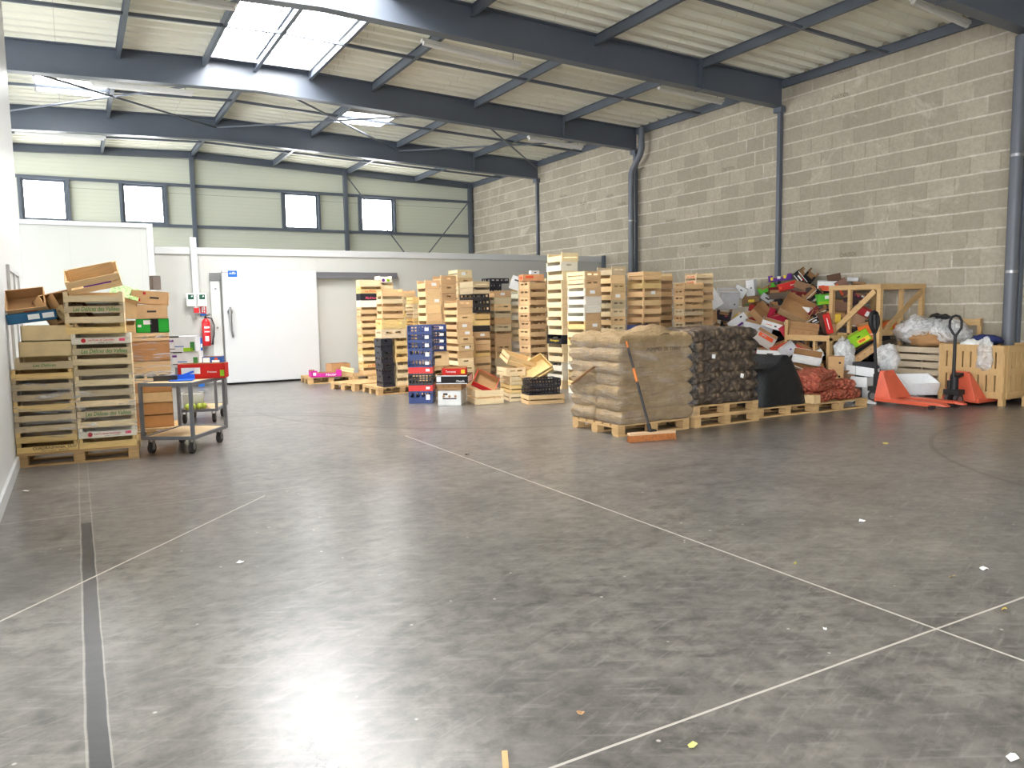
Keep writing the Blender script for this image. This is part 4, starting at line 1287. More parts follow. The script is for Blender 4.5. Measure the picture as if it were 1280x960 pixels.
# ------------------------------------------------------------------ trolleys
def trolley(A, B, Cc, top_z, label, rails=True):
    """A front-left, B front-right, Cc back-right ground corners"""
    A, B, Cc = Vector((*A, 0)), Vector((*B, 0)), Vector((*Cc, 0))
    D = A + (Cc - B)
    ctr = (A + Cc) / 2
    e1 = (B - A); w_ = e1.length; e2 = (D - A); l_ = e2.length
    ang = atan2(e1.y, e1.x)
    t = empty('trolley', ctr, (0, 0, ang), label, 'trolley')
    x, y = w_ / 2, l_ / 2
    for nm, z in (('lower_shelf', .19), ('upper_shelf', top_z)):
        m = MB(); m.span((-x + .03, -y + .03, z - .012), (x - .03, y - .03, z + .002)); s = m.build(nm, M['ply'], t)
        m = MB()
        for a, b in (((-x, -y), (x, -y)), ((x, -y), (x, y)), ((x, y), (-x, y)), ((-x, y), (-x, -y))): m.bar((a[0], a[1], z - .012), (b[0], b[1], z - .012), .032, .036)
        f = m.build('shelf_frame', M['cartsteel'], s)
    for a in (-1, 1):
        for b in (-1, 1):
            m = MB(); m.box((a * x, b * y, (.18 + top_z) / 2), (.034, .034, top_z - .16)); m.build('post', M['cartsteel'], t)
            cx, cy = a * (x - .05), b * (y - .07)
            k = empty('caster', (cx, cy, 0)); adopt(k, t)
            m = MB(); m.disc_cyl((0, 0, .062), (1, 0, .0), .062, .034, 18); m.build('wheel', M['rubber'], k)
            m = MB(); m.span((-.03, -.03, .155), (.03, .03, .163)).span((-.028, -.022, .05), (-.020, .022, .158)).span((.020, -.022, .05), (.028, .022, .158)); m.disc_cyl((0, 0, .062), (1, 0, 0), .022, .06, 10); m.build('fork', M['galv'], k)
    return t


trolley((.56, 9.06), (1.02, 8.76), (1.46, 9.44), .765, 'two-shelf steel trolley with wooden decks beside the tall crate stack')
trolley((1.16, 11.32), (1.62, 11.16), (1.86, 11.85), .765, 'second steel trolley farther back, carrying two white boxes')
# loads
carton((1.24, 9.36, .769), atan2(-.30, .46) + .25, .50, .24, .165, srgb(210, 40, 34), 'red printed fruit carton on the near trolley', 'tray', prints=(('front', -.45, .55, .20, .07, 'ink_white'), ('front', .45, .45, .10, .02, ('Fraises', 'ink_white')), ('front', .88, .35, .045, .07, 'ink_lime')))
s = empty('dustpan', (.98, 9.12, .770), (0, 0, -.25), 'blue dustpan with grey brush on the near trolley', 'dustpan')
m = MB(); m.prism([(-.10, .002), (.10, .002), (.10, .06), (.08, .012), (-.10, .008)], -.12, .12); m.bar((.0, .10, .05), (.20, .30, .12), .03, .02); m.build('pan', simple('blue_plastic', srgb(34, 96, 214), .35), s)
m = MB(); m.box((-.17, .04, .03), (.24, .06, .055)); m.build('brush', M['rubber'], s)
for i in range(2):
    carton((1.30 + .03 * i, 11.55, .769 + (1 - i) * .211), -.33, .36, .30, .21, srgb(222, 222, 226), ('upper' if i == 0 else 'lower') + ' grey-white printed box on the far trolley', 'closed', 'cardboard_box', prints=(('front', -.75, .72, .06, .03, 'ink_purple'), ('front', -.2, .35, .12, .012, 'ink_blue'), ('front', -.7, .2, .07, .01, 'ink_dark'), ('front', .45, .14, .13, .05, 'ink_lime'), ('front', .75, .35, .06, .12, 'ink_green'), ('front', -.6, .985, .15, .02, 'ink_black')))
carton((1.68, 11.62, .769), -.3, .26, .22, .12, srgb(46, 92, 168), 'blue and white carton on the far trolley beside the white boxes', 'tray', 'cardboard_tray', prints=(('front', -.6, .5, .09, .10, 'ink_white'), ('front', .35, .4, .10, .05, 'ink_white'), ('front', .4, .75, .04, .03, 'ink_orange')))
# white tub with fruit on the lower shelf
e = empty('white_tub', (1.36, 11.42, .193), (0, 0, -.3), 'white plastic tub on the lower shelf of the far trolley', 'tub')
m = MB()
n = 20
prof = [(.10, 0), (.13, .01), (.15, .20), (.155, .22), (.14, .215), (.12, .012)]
vs = [(r_ * cos(2 * pi * k / n), r_ * sin(2 * pi * k / n), z) for r_, z in prof for k in range(n)]
fs = [(i * n + k, i * n + (k + 1) % n, (i + 1) * n + (k + 1) % n, (i + 1) * n + k) for i in range(len(prof) - 1) for k in range(n)] + [tuple(range(n))]
m.add(vs, fs, 0, True); m.build('tub_body', M['whiteplastic'], e)


def ball(r, n=12, m_=8, sq=(1, 1, 1), jit=0.0):
    vs, fs = [(0, 0, -r * sq[2])], []
    for i in range(1, m_):
        a = -pi / 2 + pi * i / m_
        for k in range(n):
            b = 2 * pi * k / n
            vs.append((r * cos(a) * cos(b) * sq[0], r * cos(a) * sin(b) * sq[1], r * sin(a) * sq[2]))
    vs.append((0, 0, r * sq[2]))
    for k in range(n): fs.append((0, 1 + (k + 1) % n, 1 + k)); fs.append((len(vs) - 1, len(vs) - 1 - n + k, len(vs) - 1 - n + (k + 1) % n))
    for i in range(m_ - 2):
        for k in range(n):
            fs.append((1 + i * n + k, 1 + i * n + (k + 1) % n, 1 + (i + 1) * n + (k + 1) % n, 1 + (i + 1) * n + k))
    return vs, fs


M['pear'] = simple('green_pear_skin', srgb(186, 200, 80), .4, 0, .2, 12)
pm = MB(); pm.add(*ball(.038, sq=(1, 1, 1.15)), 0, True); pear = pm.mesh('pear', M['pear'])
for i, (dx, dy) in enumerate(((-.10, -.20), (-.03, -.21), (.05, -.20), (.11, -.17))):
    o = bpy.data.objects.new('green_fruit', pear); COL.objects.link(o); o.location = (1.36 + dx, 11.42 + dy + .02, .194 + .0437)
    tag(o, 'yellow-green fruit lying in front of the white tub on the far trolley', 'fruit', 'yellow-green fruit on the far trolley')
# ------------------------------------------------------------------ sacks on pallets
def sack_mesh(name, L, W, H, seed, mat, lump=.02, nu=26, nv=16):
    """pillow-shaped sack lying flat, origin at its bottom middle"""
    m = MB(); vs, fs = [], []
    for side in (1, -1):
        b = len(vs)
        for j in range(nv + 1):
            for i in range(nu + 1):
                u, v = sin(pi / 2 * (-1 + 2 * i / nu)), sin(pi / 2 * (-1 + 2 * j / nv))
                # rounded rectangle outline
                k = (1 - min(1, abs(u)) ** 14) ** .35 * (1 - min(1, abs(v)) ** 7) ** .35
                x, y = u * L / 2, v * W / 2
                n = mnoise.noise(Vector((x * 7 + seed, y * 7, side * 2.0)))
                n2 = mnoise.noise(Vector((x * 19 + seed, y * 19, side * 3.0)))
                z = side * (H / 2) * k + (n * lump + n2 * lump * .5) * (1 if abs(u) < .98 and abs(v) < .98 else .3)
                x += n2 * lump * .5; y += n * lump * .5
                vs.append((x, y, z + H / 2))
        for j in range(nv):
            for i in range(nu):
                a = b + j * (nu + 1) + i
                q = (a, a + 1, a + nu + 2, a + nu + 1)
                fs.append(q if side == 1 else tuple(reversed(q)))
    m.add(vs, fs, 0, True)
    return m.mesh(name, mat)


def paper_sack():
    t = NT('brown_paper_sack')
    x, y, z = t.xyz()
    n = t.noise(6, 6, .7, dist=1.0)
    c = t.ramp(n, [(.3, srgb(176, 146, 104)), (.6, srgb(204, 174, 130)), (.8, srgb(222, 198, 158))])
    w = t.noise(1.0, 5, .65, t.scale(t.obj(), (6, 6, 26)), 3.0)
    t.bump(t.math('ADD', w, t.math('MULTIPLY', t.noise(24, 5, .7, dist=1.5), .6)), 1.0, .07)
    return t.fin(c, .62, 0, .3)


def net_sack(name, produce, net, k=.45, sc=16.0):
    t = NT(name)
    v = t.voro(sc); vc = t.voro(sc, out='Color')
    hs = t.ramp(t.noise(5, 4), [(.3, produce[0]), (.55, produce[1]), (.75, produce[2])])
    dark = t.ramp(v, [(.3, 0), (.7, .75)])
    c = t.mixc(dark, hs, net)
    c = t.mixc(t.ramp(t.noise(3.0, 4, .6), [(.42, 0), (.6, k)]), c, net)
    mesh_ = t.math('LESS_THAN', t.math('FRACT', t.math('MULTIPLY', t.math('ADD', t.xyz()[0], t.xyz()[2]), 70.0)), .3)
    c = t.mixc(t.math('MULTIPLY', mesh_, .35), c, net)
    t.bump(t.math('MULTIPLY', v, -1.0), 1.0, .045)
    return t.fin(c, .55, 0, .35)


M['sack'] = paper_sack()
M['netsack'] = net_sack('dark_net_of_potatoes', (srgb(88, 76, 64), srgb(134, 112, 88), srgb(184, 154, 118)), srgb(50, 46, 46), .6, 13.0)
M['rednet'] = net_sack('red_net_of_onions', (srgb(160, 78, 56), srgb(190, 108, 80), srgb(212, 158, 130)), srgb(140, 58, 44), .3, 20.0)
EW, EN, ET = 'from the top on the wrapped brown sack pallet', 'from the top of the dark net sack pallet', ''

# brown paper sacks
pallet((5.905, 7.53, 0), 0, 'pallet under the wrapped brown paper sacks, beside the broom', 1.08, .94)
sm = [sack_mesh('paper_sack', 1.11, .52, .190, s * 9.1, M['sack'], .030) for s in range(4)]
nl = 7; lh = (1.14 - PAL) / nl
lab_ = lambda i: ORD[nl - 1 - i]
for i in range(nl):
    for j in (0, 1):
        o = bpy.data.objects.new('paper_sack', sm[(i * 2 + j) % 4]); COL.objects.link(o)
        o.location = (5.915 + rnd.uniform(-.015, .015), 7.53 + (-.235, .235)[j] + rnd.uniform(-.01, .01), PAL + i * lh - .006)
        o.rotation_euler = (rnd.uniform(-.015, .015), rnd.uniform(-.015, .015), rnd.uniform(-.02, .02) + (pi if (i + j) % 2 else 0))
        tag(o, f"brown paper sack on the wrapped pallet, {lab_(i)} layer from the top, {'broom' if j == 0 else 'far'} side", 'sack', 'brown paper sacks on the wrapped pallet')
M['sackink'] = simple('sack_print', srgb(74, 60, 46), .9, 0, .1, 10, .05)
def sheet_mesh(name, fx, nu, nv, mat):
    m = MB(); vs = [fx(i / nu, j / nv) for j in range(nv + 1) for i in range(nu + 1)]
    fs = [(j * (nu + 1) + i, j * (nu + 1) + i + 1, (j + 1) * (nu + 1) + i + 1, (j + 1) * (nu + 1) + i) for j in range(nv) for i in range(nu)]
    m.add(vs, fs, 0, True)
    return m.build(name, mat)


def top_flap(u, v):
    x = 5.40 + 1.05 * u; y = 7.06 + .95 * v
    z = 1.145 + .05 * mnoise.noise(Vector((u * 5, v * 5, 3))) + .14 * math.exp(-((u - .62) / .16) ** 2 - ((v - .2) / .5) ** 2) + .05 * math.exp(-((u - .25) / .2) ** 2)
    if v < .06 or u < .05 or u > .95: z -= .09
    return (x - .02 + .04 * (u - .5), y - .02, z)


tag(sheet_mesh('paper_cover', top_flap, 30, 20, M['sack']), 'crumpled brown paper cover with a raised flap over the wrapped sacks', 'paper cover')
for px, py, Y in ((812, 450, 7.0), (745, 450, None)):
    if Y: text('sack_lettering', 'POMMES DE TERRE', .50, .045, face_m('front', 5.95, 6.95, 1.00), M['sackink'])
o = COL.objects[-1] if False else [q for q in COL.objects if q.name.startswith('sack_lettering')][0]
first = [q for q in COL.objects if q.name.startswith('paper_sack') and 'third layer' not in q.get('label', '') and 'topmost' in q.get('label', '') and 'broom' in q.get('label', '')][0]
bpy.context.view_layer.update()
o.parent = first; o.matrix_parent_inverse = first.matrix_world.inverted()
# film
def wrap(name, x0, x1, y0, y1, z0, z1, label, seed):
    m = MB(); ring = []
    n = 12
    for a, b in (((x0, y1), (x0, y0)), ((x0, y0), (x1, y0)), ((x1, y0), (x1, y1))):
        for k in range(n): ring.append((a[0] + (b[0] - a[0]) * k / n, a[1] + (b[1] - a[1]) * k / n))
    ring.append((x1, y1)); N = len(ring); NZ = 20; vs = []
    for j in range(NZ + 1):
        for p in ring:
            q = mnoise.noise(Vector((p[0] * 6, p[1] * 6 + seed, j * .5)))
            vs.append((p[0] + q * .012 * (-1 if p[0] < x0 + .01 else 1), p[1] - .008 + q * .012, z0 + (z1 - z0) * j / NZ))
    m.add(vs, [(j * N + i, j * N + i + 1, (j + 1) * N + i + 1, (j + 1) * N + i) for j in range(NZ) for i in range(N - 1)], 0, True)
    return tag(m.build(name, M['film2']), label, 'plastic film')
M['film2'] = film_material('pallet_film', (.48, .86), .34, (4, 4, 12))
wrap('pallet_film', 5.335, 6.50, 6.985, 8.06, PAL + .02, 1.08, 'clear shrink film wrapped round the brown paper sacks', 3)
m = MB(); m.bar((5.325, 7.95, .55), (5.325, 7.45, .80), .006, .05, (1, 0, 0)); tag(m.build('cardboard_strap', M['kraft']), 'slanting brown strap across the lit face of the brown sacks', 'strap')

# dark net sacks on two pallets
for k in range(2):
    pallet((7.07 - .02 * k, 7.47, k * .136), 0, ('lower' if k == 0 else 'upper') + ' of two stacked pallets under the dark net sacks', 1.10, .86)
nm_ = [sack_mesh('net_sack', 1.06, .48, .176, s * 5.7 + 2, M['netsack'], .022) for s in range(4)]
z0 = .272; nl = 7; lh = (1.17 - z0) / nl
for i in range(nl):
    for j in (0, 1):
        o = bpy.data.objects.new('net_sack', nm_[(i + j * 2) % 4]); COL.objects.link(o)
        o.location = (7.04 + rnd.uniform(-.03, .03) - .008 * i, 7.46 + (-.215, .215)[j] + rnd.uniform(-.015, .015), z0 + i * lh - .004)
        o.rotation_euler = (rnd.uniform(-.03, .03), rnd.uniform(-.03, .03), rnd.uniform(-.04, .04) + (pi if (i + j) % 2 else 0))
        tag(o, f"dark net sack of potatoes, {ORD[nl - 1 - i]} layer from the top, {'hall' if j == 0 else 'far'} side of its pallet", 'sack', 'dark net sacks on the double pallet')
        if j == 0 and i in (1, 2, 3, 4, 5):
            q = MB(); a = rnd.uniform(-.35, .4); q.box((a, -.245, .085), (.05, .006, .05), Matrix.Rotation(rnd.uniform(-.6, .6), 3, 'Y')); q.build('paper_tag', M['ink_white'], o)

# tarp over a pallet
pallet((8.30, 7.58, 0), -.03, 'pallet under the black sheet', 1.10, .86)
def tarp(u, v):
    a = 2 * pi * u
    r = v
    # square footprint
    sx = max(-1, min(1, 1.22 * cos(a))); sy = max(-1, min(1, 1.22 * sin(a)))
    x = 8.26 + .52 * sx * r; y = 7.58 + .42 * sy * r
    top = .64 + .17 * math.exp(-((x - 8.30) / .17) ** 2) - .30 * max(0, (x - 8.42) / .35)
    f = 1 if r < .86 else (1 - ((r - .86) / .14) ** 1.3)
    z = .145 + (top - .145) * max(0, f) ** .8
    nn = mnoise.noise(Vector((x * 5, y * 5, z * 3)))
    return (x + nn * .02, y + nn * .02, z + nn * .015)


m = tag(sheet_mesh('black_sheet', tarp, 48, 22, None), 'black sheet draped over a load on a pallet next to the net sacks', 'cover sheet')
tm = NT('black_sheet'); tm.bump(tm.noise(8, 5, .6, dist=1.0), .5, .03)
m.data.materials.clear(); m.data.materials.append(tm.fin(srgb(19, 20, 24), .5, 0, .4))
carton((8.72, 7.12, PAL + .001), .1, .14, .16, .12, C_TAN, 'small brown block on the pallet corner beside the black sheet', 'closed', 'cardboard_box')

# red net sacks
pallet((9.27, 7.50, 0), -.02, 'pallet under the red net sacks', 1.10, .86)
rm_ = [sack_mesh('red_net_sack', .52, .40, .15, s * 3.3 + 1, M['rednet'], .035, 18, 14) for s in range(4)]
spots = [(-.26, -.18, 0, 0), (.26, -.18, 0, .1), (-.26, .22, 0, .05), (.26, .22, 0, -.1), (-.20, -.14, .125, .2), (.22, -.10, .125, -.25), (-.18, .22, .125, 0), (-.14, -.05, .25, .35), (.14, .14, .24, -.2)]
for i, (dx, dy, dz, r_) in enumerate(spots):
    o = bpy.data.objects.new('red_net_sack', rm_[i % 4]); COL.objects.link(o)
    o.location = (9.24 + dx, 7.50 + dy, PAL + dz - .004); o.rotation_euler = (rnd.uniform(-.08, .08), rnd.uniform(-.1, .1), r_)
    lvl = ('bottom layer', 'middle layer', 'top layer')[0 if dz == 0 else 1 if dz < .2 else 2]
    tag(o, f"red net sack of onions, {lvl} of its pallet, {['black-sheet hall side', 'truck hall side', 'black-sheet wall side', 'truck wall side', 'black-sheet hall side', 'truck side', 'black-sheet wall side', 'by the black sheet', 'by the red truck'][i]}", 'sack', 'red net sacks on their pallet')

# ------------------------------------------------------------------ timber frames and bins by the block wall
def posts_rails(name, label, cat, items, mat='timber', loc=(0, 0, 0)):
    t = empty(name, loc, label=label, cat=cat)
    for part, a, b, w_, h_ in items:
        m = MB(); m.bar(a, b, w_, h_); m.build(part, M[mat], t)
    return t


x0, x1, y0, y1, zt_ = 11.30, 12.40, 7.96, 8.86, 1.75
it = []
for X in (x0, x1):
    for Y in (y0, y1): it.append(('post', (X, Y, 0), (X, Y, zt_ - .041), .07, .07))
it += [('post', (x0, (y0 + y1) / 2 + .1, .62), (x0, (y0 + y1) / 2 + .1, zt_ - .041), .06, .05), ('post', ((x0 + x1) / 2, y0, .62), ((x0 + x1) / 2, y0, zt_ - .041), .05, .06)]
it += [('top_rail', (x0, y0 - .04, zt_), (x0, y1 + .04, zt_), .09, .08), ('top_rail', (x0 + .045, y0, zt_), (x1 + .04, y0, zt_), .09, .08), ('top_rail', (x0 + .045, y1, zt_), (x1 + .04, y1, zt_), .09, .08), ('top_rail', (x1, y0 + .045, zt_), (x1, y1 - .045, zt_), .09, .08)]
it += [('mid_rail', (x0, y0 + .036, .95), (x0, y1 - .036, .95), .06, .09), ('mid_rail', (x0 + .036, y0, 1.0), (x1 - .036, y0, 1.0), .06, .09), ('mid_rail', (x1, y0 + .036, 1.15), (x1, y1 - .036, 1.15), .06, .09), ('bottom_rail', (x0, y0 + .036, .15), (x0, y1 - .036, .15), .06, .09), ('bottom_rail', (x0 + .036, y0, .15), (x1 - .036, y0, .15), .06, .09)]
it += [('diagonal_brace', (x0 - .036, y1 - .05, 1.0), (x0 - .036, y0 + .06, 1.68), .03, .09), ('diagonal_brace', (x0 + .06, y0 - .036, 1.02), (x1 - .05, y0 - .036, 1.68), .03, .09)]
posts_rails('timber_frame', 'large open timber frame with diagonal braces standing in the box heap', 'timber frame', it)
x0, x1, y0, y1, zt_ = 10.72, 11.22, 8.44, 9.30, .93
it = []
for X in (x0, x1):
    for Y in (y0, y1): it.append(('post', (X, Y, 0), (X, Y, 1.22 if (X, Y) == (x0, y1) else zt_), .07, .06))
it += [('post', (x0, 8.72, .4), (x0, 8.72, zt_ - .05), .05, .05), ('top_rail', (x0, y0 - .03, zt_ - .01), (x0, y1 - .036, zt_ - .01), .09, .09), ('mid_rail', (x0, y0 + .036, .38), (x0, y1 - .036, .38), .06, .09), ('top_rail', (x0 + .046, y0, zt_ - .01), (x1 - .036, y0, zt_ - .01), .06, .09)]
posts_rails('timber_frame', 'smaller low timber frame with one tall post, half buried in boxes', 'timber frame', it)

# slatted bin (orange wood, upright slats)
def bin_(name, label, x0, x1, y0, y1, z1, mat, upright, legs=.10):
    t = empty(name, ((x0 + x1) / 2, (y0 + y1) / 2, 0), label=label, cat='wooden bin')
    a, b = (x1 - x0) / 2, (y1 - y0) / 2
    def panel(u, L, nm):
        m = MB()
        if upright:
            n = max(5, int(L / .11))
            for i in range(n):
                c = -L / 2 + L * (i + .5) / n
                m.span((c - L / n * .40, -.012, legs + .02), (c + L / n * .40, .012, z1 - .02))
            for z in (legs + .05, (legs + z1) / 2, z1 - .05): m.span((-L / 2, -.028, z - .05), (L / 2, -.013, z + .05))
        else:
            n = 6
            for i in range(n):
                z = legs + (z1 - legs) * (i + .5) / n
                m.span((-L / 2, -.012, z - (z1 - legs) / n * .36), (L / 2, .012, z + (z1 - legs) / n * .36))
            for c in (-L / 2 + .05, L / 2 - .05): m.span((c - .04, .013, legs), (c + .04, .030, z1))
        return m.build(nm, M[mat], t)
    p = panel(0, 2 * b, 'slatted_side'); p.location = (-a, 0, 0); p.rotation_euler.z = -pi / 2
    p = panel(0, 2 * b, 'slatted_side'); p.location = (a, 0, 0); p.rotation_euler.z = pi / 2
    p = panel(0, 2 * a - .09, 'slatted_end'); p.location = (0, -b, 0)
    p = panel(0, 2 * a - .09, 'slatted_end'); p.location = (0, b, 0); p.rotation_euler.z = pi
    m = MB(); m.span((-a + .02, -b + .02, legs), (a - .02, b - .02, legs + .02)); m.build('bin_floor', M[mat], t)
    for X in (-1, 1):
        for Y in (-1, 1):
            m = MB(); m.box((X * (a - .035), Y * (b - .035), z1 / 2), (.08, .07, z1)); m.build('corner_post', M[mat], t)
    return t


M['binwood'] = wood_mat('bin_wood', 'v', srgb(214, 176, 122), .22, .6)
M['greywood'] = wood_mat('weathered_wood', 'h', srgb(204, 186, 160), .3, .75)
bin_('slatted_bin', 'orange-toned wooden bin of upright slats behind the far red pallet truck', 11.36, 12.26, 6.03, 6.97, .86, 'binwood', True)
bin_('slatted_bin', 'weathered grey wooden bin of horizontal slats between the two red trucks', 11.55, 12.35, 7.03, 7.88, .80, 'greywood', False)
t = posts_rails('wooden_screen', 'tall slatted wooden panel leaning on the block wall behind the film heap', 'wooden panel', [('post', (12.38, 6.97, 0), (12.38, 6.97, 1.22), .05, .06), ('post', (12.38, 7.75, 0), (12.38, 7.75, 1.22), .05, .06), ('slat', (12.38, 7.23, .3), (12.38, 7.23, 1.10), .03, .10), ('slat', (12.38, 7.46, .3), (12.38, 7.46, 1.10), .03, .10), ('top_rail', (12.345, 6.94, 1.16), (12.345, 7.78, 1.16), .03, .10), ('bottom_rail', (12.345, 6.94, .3), (12.345, 7.78, .3), .03, .10)])

# ------------------------------------------------------------------ pallet trucks
def pallet_truck(loc, rot, label, handle_tilt=0.0, loop=False, handle_dir=0.0):
    """forks run along +x from the steering head at the origin"""
    t = empty('pallet_truck', loc, (0, 0, rot), label, 'pallet truck')
    for s in (-1, 1):
        m = MB(); y = s * .19
        m.prism([(y - .08, .07), (y + .08, .07), (y + .08, .10), (y - .08, .10)], .16, 1.15)
        m.prism([(y - .075, .045), (y + .075, .045), (y + .08, .07), (y - .08, .07)], .16, 1.0)
        m.add([(1.15, y - .08, .07), (1.15, y + .08, .07), (1.15, y + .08, .10), (1.15, y - .08, .10), (1.24, y - .04, .06), (1.24, y + .04, .06), (1.24, y + .04, .075), (1.24, y - .04, .075)], [(0, 1, 5, 4), (1, 2, 6, 5), (2, 3, 7, 6), (3, 0, 4, 7), (4, 5, 6, 7)])
        m.build('fork', M['orange'], t)
        m = MB(); m.disc_cyl((1.0, y, .04), (0, 1, 0), .038, .07, 14); m.build('load_roller', M['rubber'], t)
    # frame head: sloping side plates joined by a face plate
    m = MB()
    lo_, hi_ = .24, .13
    V = [(.13, -lo_, .06), (.13, lo_, .06), (.40, lo_, .10), (.40, -lo_, .10), (.13, -hi_, .46), (.13, hi_, .46), (.19, hi_, .46), (.19, -hi_, .46)]
    m.add(V, [(0, 1, 2, 3), (4, 7, 6, 5), (0, 4, 5, 1), (1, 5, 6, 2), (2, 6, 7, 3), (3, 7, 4, 0)])
    m.box((.16, 0, .47), (.08, .22, .03))
    m.build('frame_head', M['orange'], t, .004)
    m = MB(); m.tube([(0, 0, .16), (0, 0, .42)], .055, 12); m.box((0, 0, .20), (.16, .22, .07)); m.tube([(0, .07, .2), (0, .07, .36)], .03, 8); m.bar((0, 0, .42), (.14, 0, .45), .12, .05); m.build('pump', M['black'], t)
    for s in (-1, 1):
        m = MB(); m.disc_cyl((0, s * .065, .09), (0, 1, 0), .09, .05, 20); w_ = m.build('steer_wheel', M['rubber'], t)
        m = MB(); m.disc_cyl((0, s * .092, .09), (0, 1, 0), .05, .006, 14); m.build('wheel_hub', M['galv'], w_)
    a = Vector((-.02, 0, .38)); L = .86 if loop else .92
    d = Vector((-sin(handle_tilt) * cos(handle_dir), -sin(handle_tilt) * sin(handle_dir), cos(handle_tilt)))
    m = MB(); m.tube([a, a + d * L * .55, a + d * L * .74], [.026, .022, .022], 10); h = m.build('tow_bar', M['black'], t)
    s_ = Vector((0, 1, 0))
    m = MB()
    q = lambda y, z: a + d * z + s_ * y
    m.tube([q(0, L * .72), q(.03, L * .76), q(.085, L * .86), q(.085, L * .97), q(.05, L * 1.04), q(0, L * 1.06), q(-.05, L * 1.04), q(-.085, L * .97), q(-.085, L * .86), q(-.03, L * .76), q(0, L * .72)], .018 if loop else .03, 8)
    if not loop: m.tube([q(0, L * .78), q(0, L * 1.02)], .05, 8)
    m.build('handle_loop', M['black'], t)
    m = MB(); m.bar(q(.02, L * .80), q(.02, L * .98), .012, .02); m.build('release_lever', M['galv'], t)
    return t


pallet_truck((10.50, 7.40, 0), -pi / 2 - .02, 'red pallet truck with forks towards the hall, next to the red net sacks', .06, False, .4)
pallet_truck((10.93, 6.48, 0), .0, 'red pallet truck pushed under the upright-slatted wooden bin', .0, True)

# white foam boxes
M['foam'] = simple('white_foam', srgb(240, 241, 242), .6, 0, .06, 14, .3)
FO = [(11.20, 7.25, .10, .52, .36, .20, -.5, .35, 'open white foam box lying tilted between the two pallet trucks'), (11.22, 7.52, .0, .55, .38, .13, .3, 0, 'flat white foam tray under the tilted foam box'), (10.35, 8.02, .0, .46, .34, .18, .5, .25, 'broken white foam box between the red sacks and the near truck'),
      (10.02, 7.75, .0, .40, .30, .10, -.3, .3, 'small white foam tray beside the red net sacks'), (10.95, 7.93, .0, .55, .42, .16, .2, .05, 'white foam tray at the bottom of the foam pile'), (10.95, 7.93, .17, .55, .42, .16, .05, .04, 'white foam tray in the middle of the foam pile'), (10.97, 7.95, .335, .58, .46, .14, .4, .12, 'white foam tray on top of the foam pile, holding scraps'),
      (10.22, 7.42, .0, .34, .26, .03, .9, .12, 'white foam lid on the floor before the near pallet truck'), (11.25, 7.30, .0, .3, .22, .08, .2, 0, 'small white foam block by the near truck forks')]
for x, y, z, L, W, H, yw, tp, lab in FO:
    o = carton((x, y, z + .002 + abs(tp) * W / 2 * .6), Matrix.Rotation(yw, 3, 'Z') @ Matrix.Rotation(tp, 3, 'X'), L, W, H, (1, 1, 1), lab, 'tray' if H > .05 else 'closed', 'foam_box', None, M['foam'])
    o.data = tray_mesh(L, W, H, 'tray' if H > .05 else 'closed', (M['foam'], M['foam']))

# ------------------------------------------------------------------ crumpled plastic
def crumple(name, c, d, seed, mat, amp=.35, fr=4.0, n=26, m_=16):
    vs, fs = ball(1.0, n, m_)
    out = []
    for v in vs:
        p = Vector(v)
        k = 1 + amp * mnoise.noise(p * fr * .5 + Vector((seed, 0, 0))) + amp * .6 * abs(mnoise.noise(p * fr * 1.6 + Vector((0, seed, 0))))
        q = p * k
        out.append((c[0] + q.x * d[0] / 2, c[1] + q.y * d[1] / 2, max(c[2] + q.z * d[2] / 2, c[2] - d[2] * .45)))
    m = MB(); m.add(out, fs, 0, True)
    return m.build(name, mat)


def clear_plastic():
    t = NT('clear_plastic'); n = t.noise(7, 5, .7, dist=1.5)
    f = t.ramp(n, [(.35, .25), (.7, .8)])
    tr = t.new('ShaderNodeBsdfTransparent'); mx = t.new('ShaderNodeMixShader')
    t.fin(srgb(238, 239, 240), .5, 0, .3); t.bump(t.noise(5, 3, .5, dist=1.0), .5, .05)
    t.l.new(f, mx.inputs[0]); t.l.new(tr.outputs[0], mx.inputs[1]); t.l.new(t.b.outputs[0], mx.inputs[2]); t.l.new(mx.outputs[0], t.out.inputs['Surface'])
    return t.mat


M['clear'] = clear_plastic()
tag(crumple('plastic_sheet', (11.85, 7.62, 1.02), (.62, .66, .46), 1, M['clear']), 'clear crumpled plastic heaped on the weathered grey bin, nearest the timber frame', 'plastic sheet')
tag(crumple('plastic_sheet', (11.90, 7.18, .99), (.60, .52, .44), 7, M['clear']), 'clear crumpled plastic on the weathered grey bin, nearest the orange bin', 'plastic sheet')
tag(crumple('brown_paper', (11.78, 7.40, .90), (.5, .62, .26), 4, M['kraft']), 'crumpled brown paper under the clear plastic on the grey bin', 'paper')
tag(crumple('black_bag', (12.05, 7.42, 1.18), (.34, .34, .22), 9, M['black']), 'black plastic bag on top of the clear plastic heap', 'bag')
tag(crumple('plastic_sheet', (11.36, 6.30, .70), (.16, .22, .48), 12, M['clear']), 'clear plastic strip hanging over the edge of the orange wooden bin', 'plastic sheet')
tag(crumple('plastic_sheet', (10.80, 8.22, .60), (.30, .34, .60), 15, M['clear']), 'clear plastic hanging behind the handle of the near pallet truck', 'plastic sheet')
tag(crumple('plastic_sheet', (11.05, 7.62, .62), (.3, .34, .44), 18, M['clear']), 'clear plastic bunched between the near truck and the grey bin', 'plastic sheet')
tag(crumple('blue_cloth', (11.95, 6.62, .90), (.4, .40, .16), 21, simple('blue_cloth', srgb(40, 50, 104), .7)), 'dark blue cloth lying in the orange wooden bin', 'cloth')
for i, y in enumerate((6.62, 6.44)):
    tag(crumple('white_bag', (11.55, y, .84), (.24, .22, .18), 25 + i, M['whiteplastic']), ('white bag in the orange bin, nearer the truck handle', 'white bag in the orange bin, nearer the downpipe')[i], 'bag')
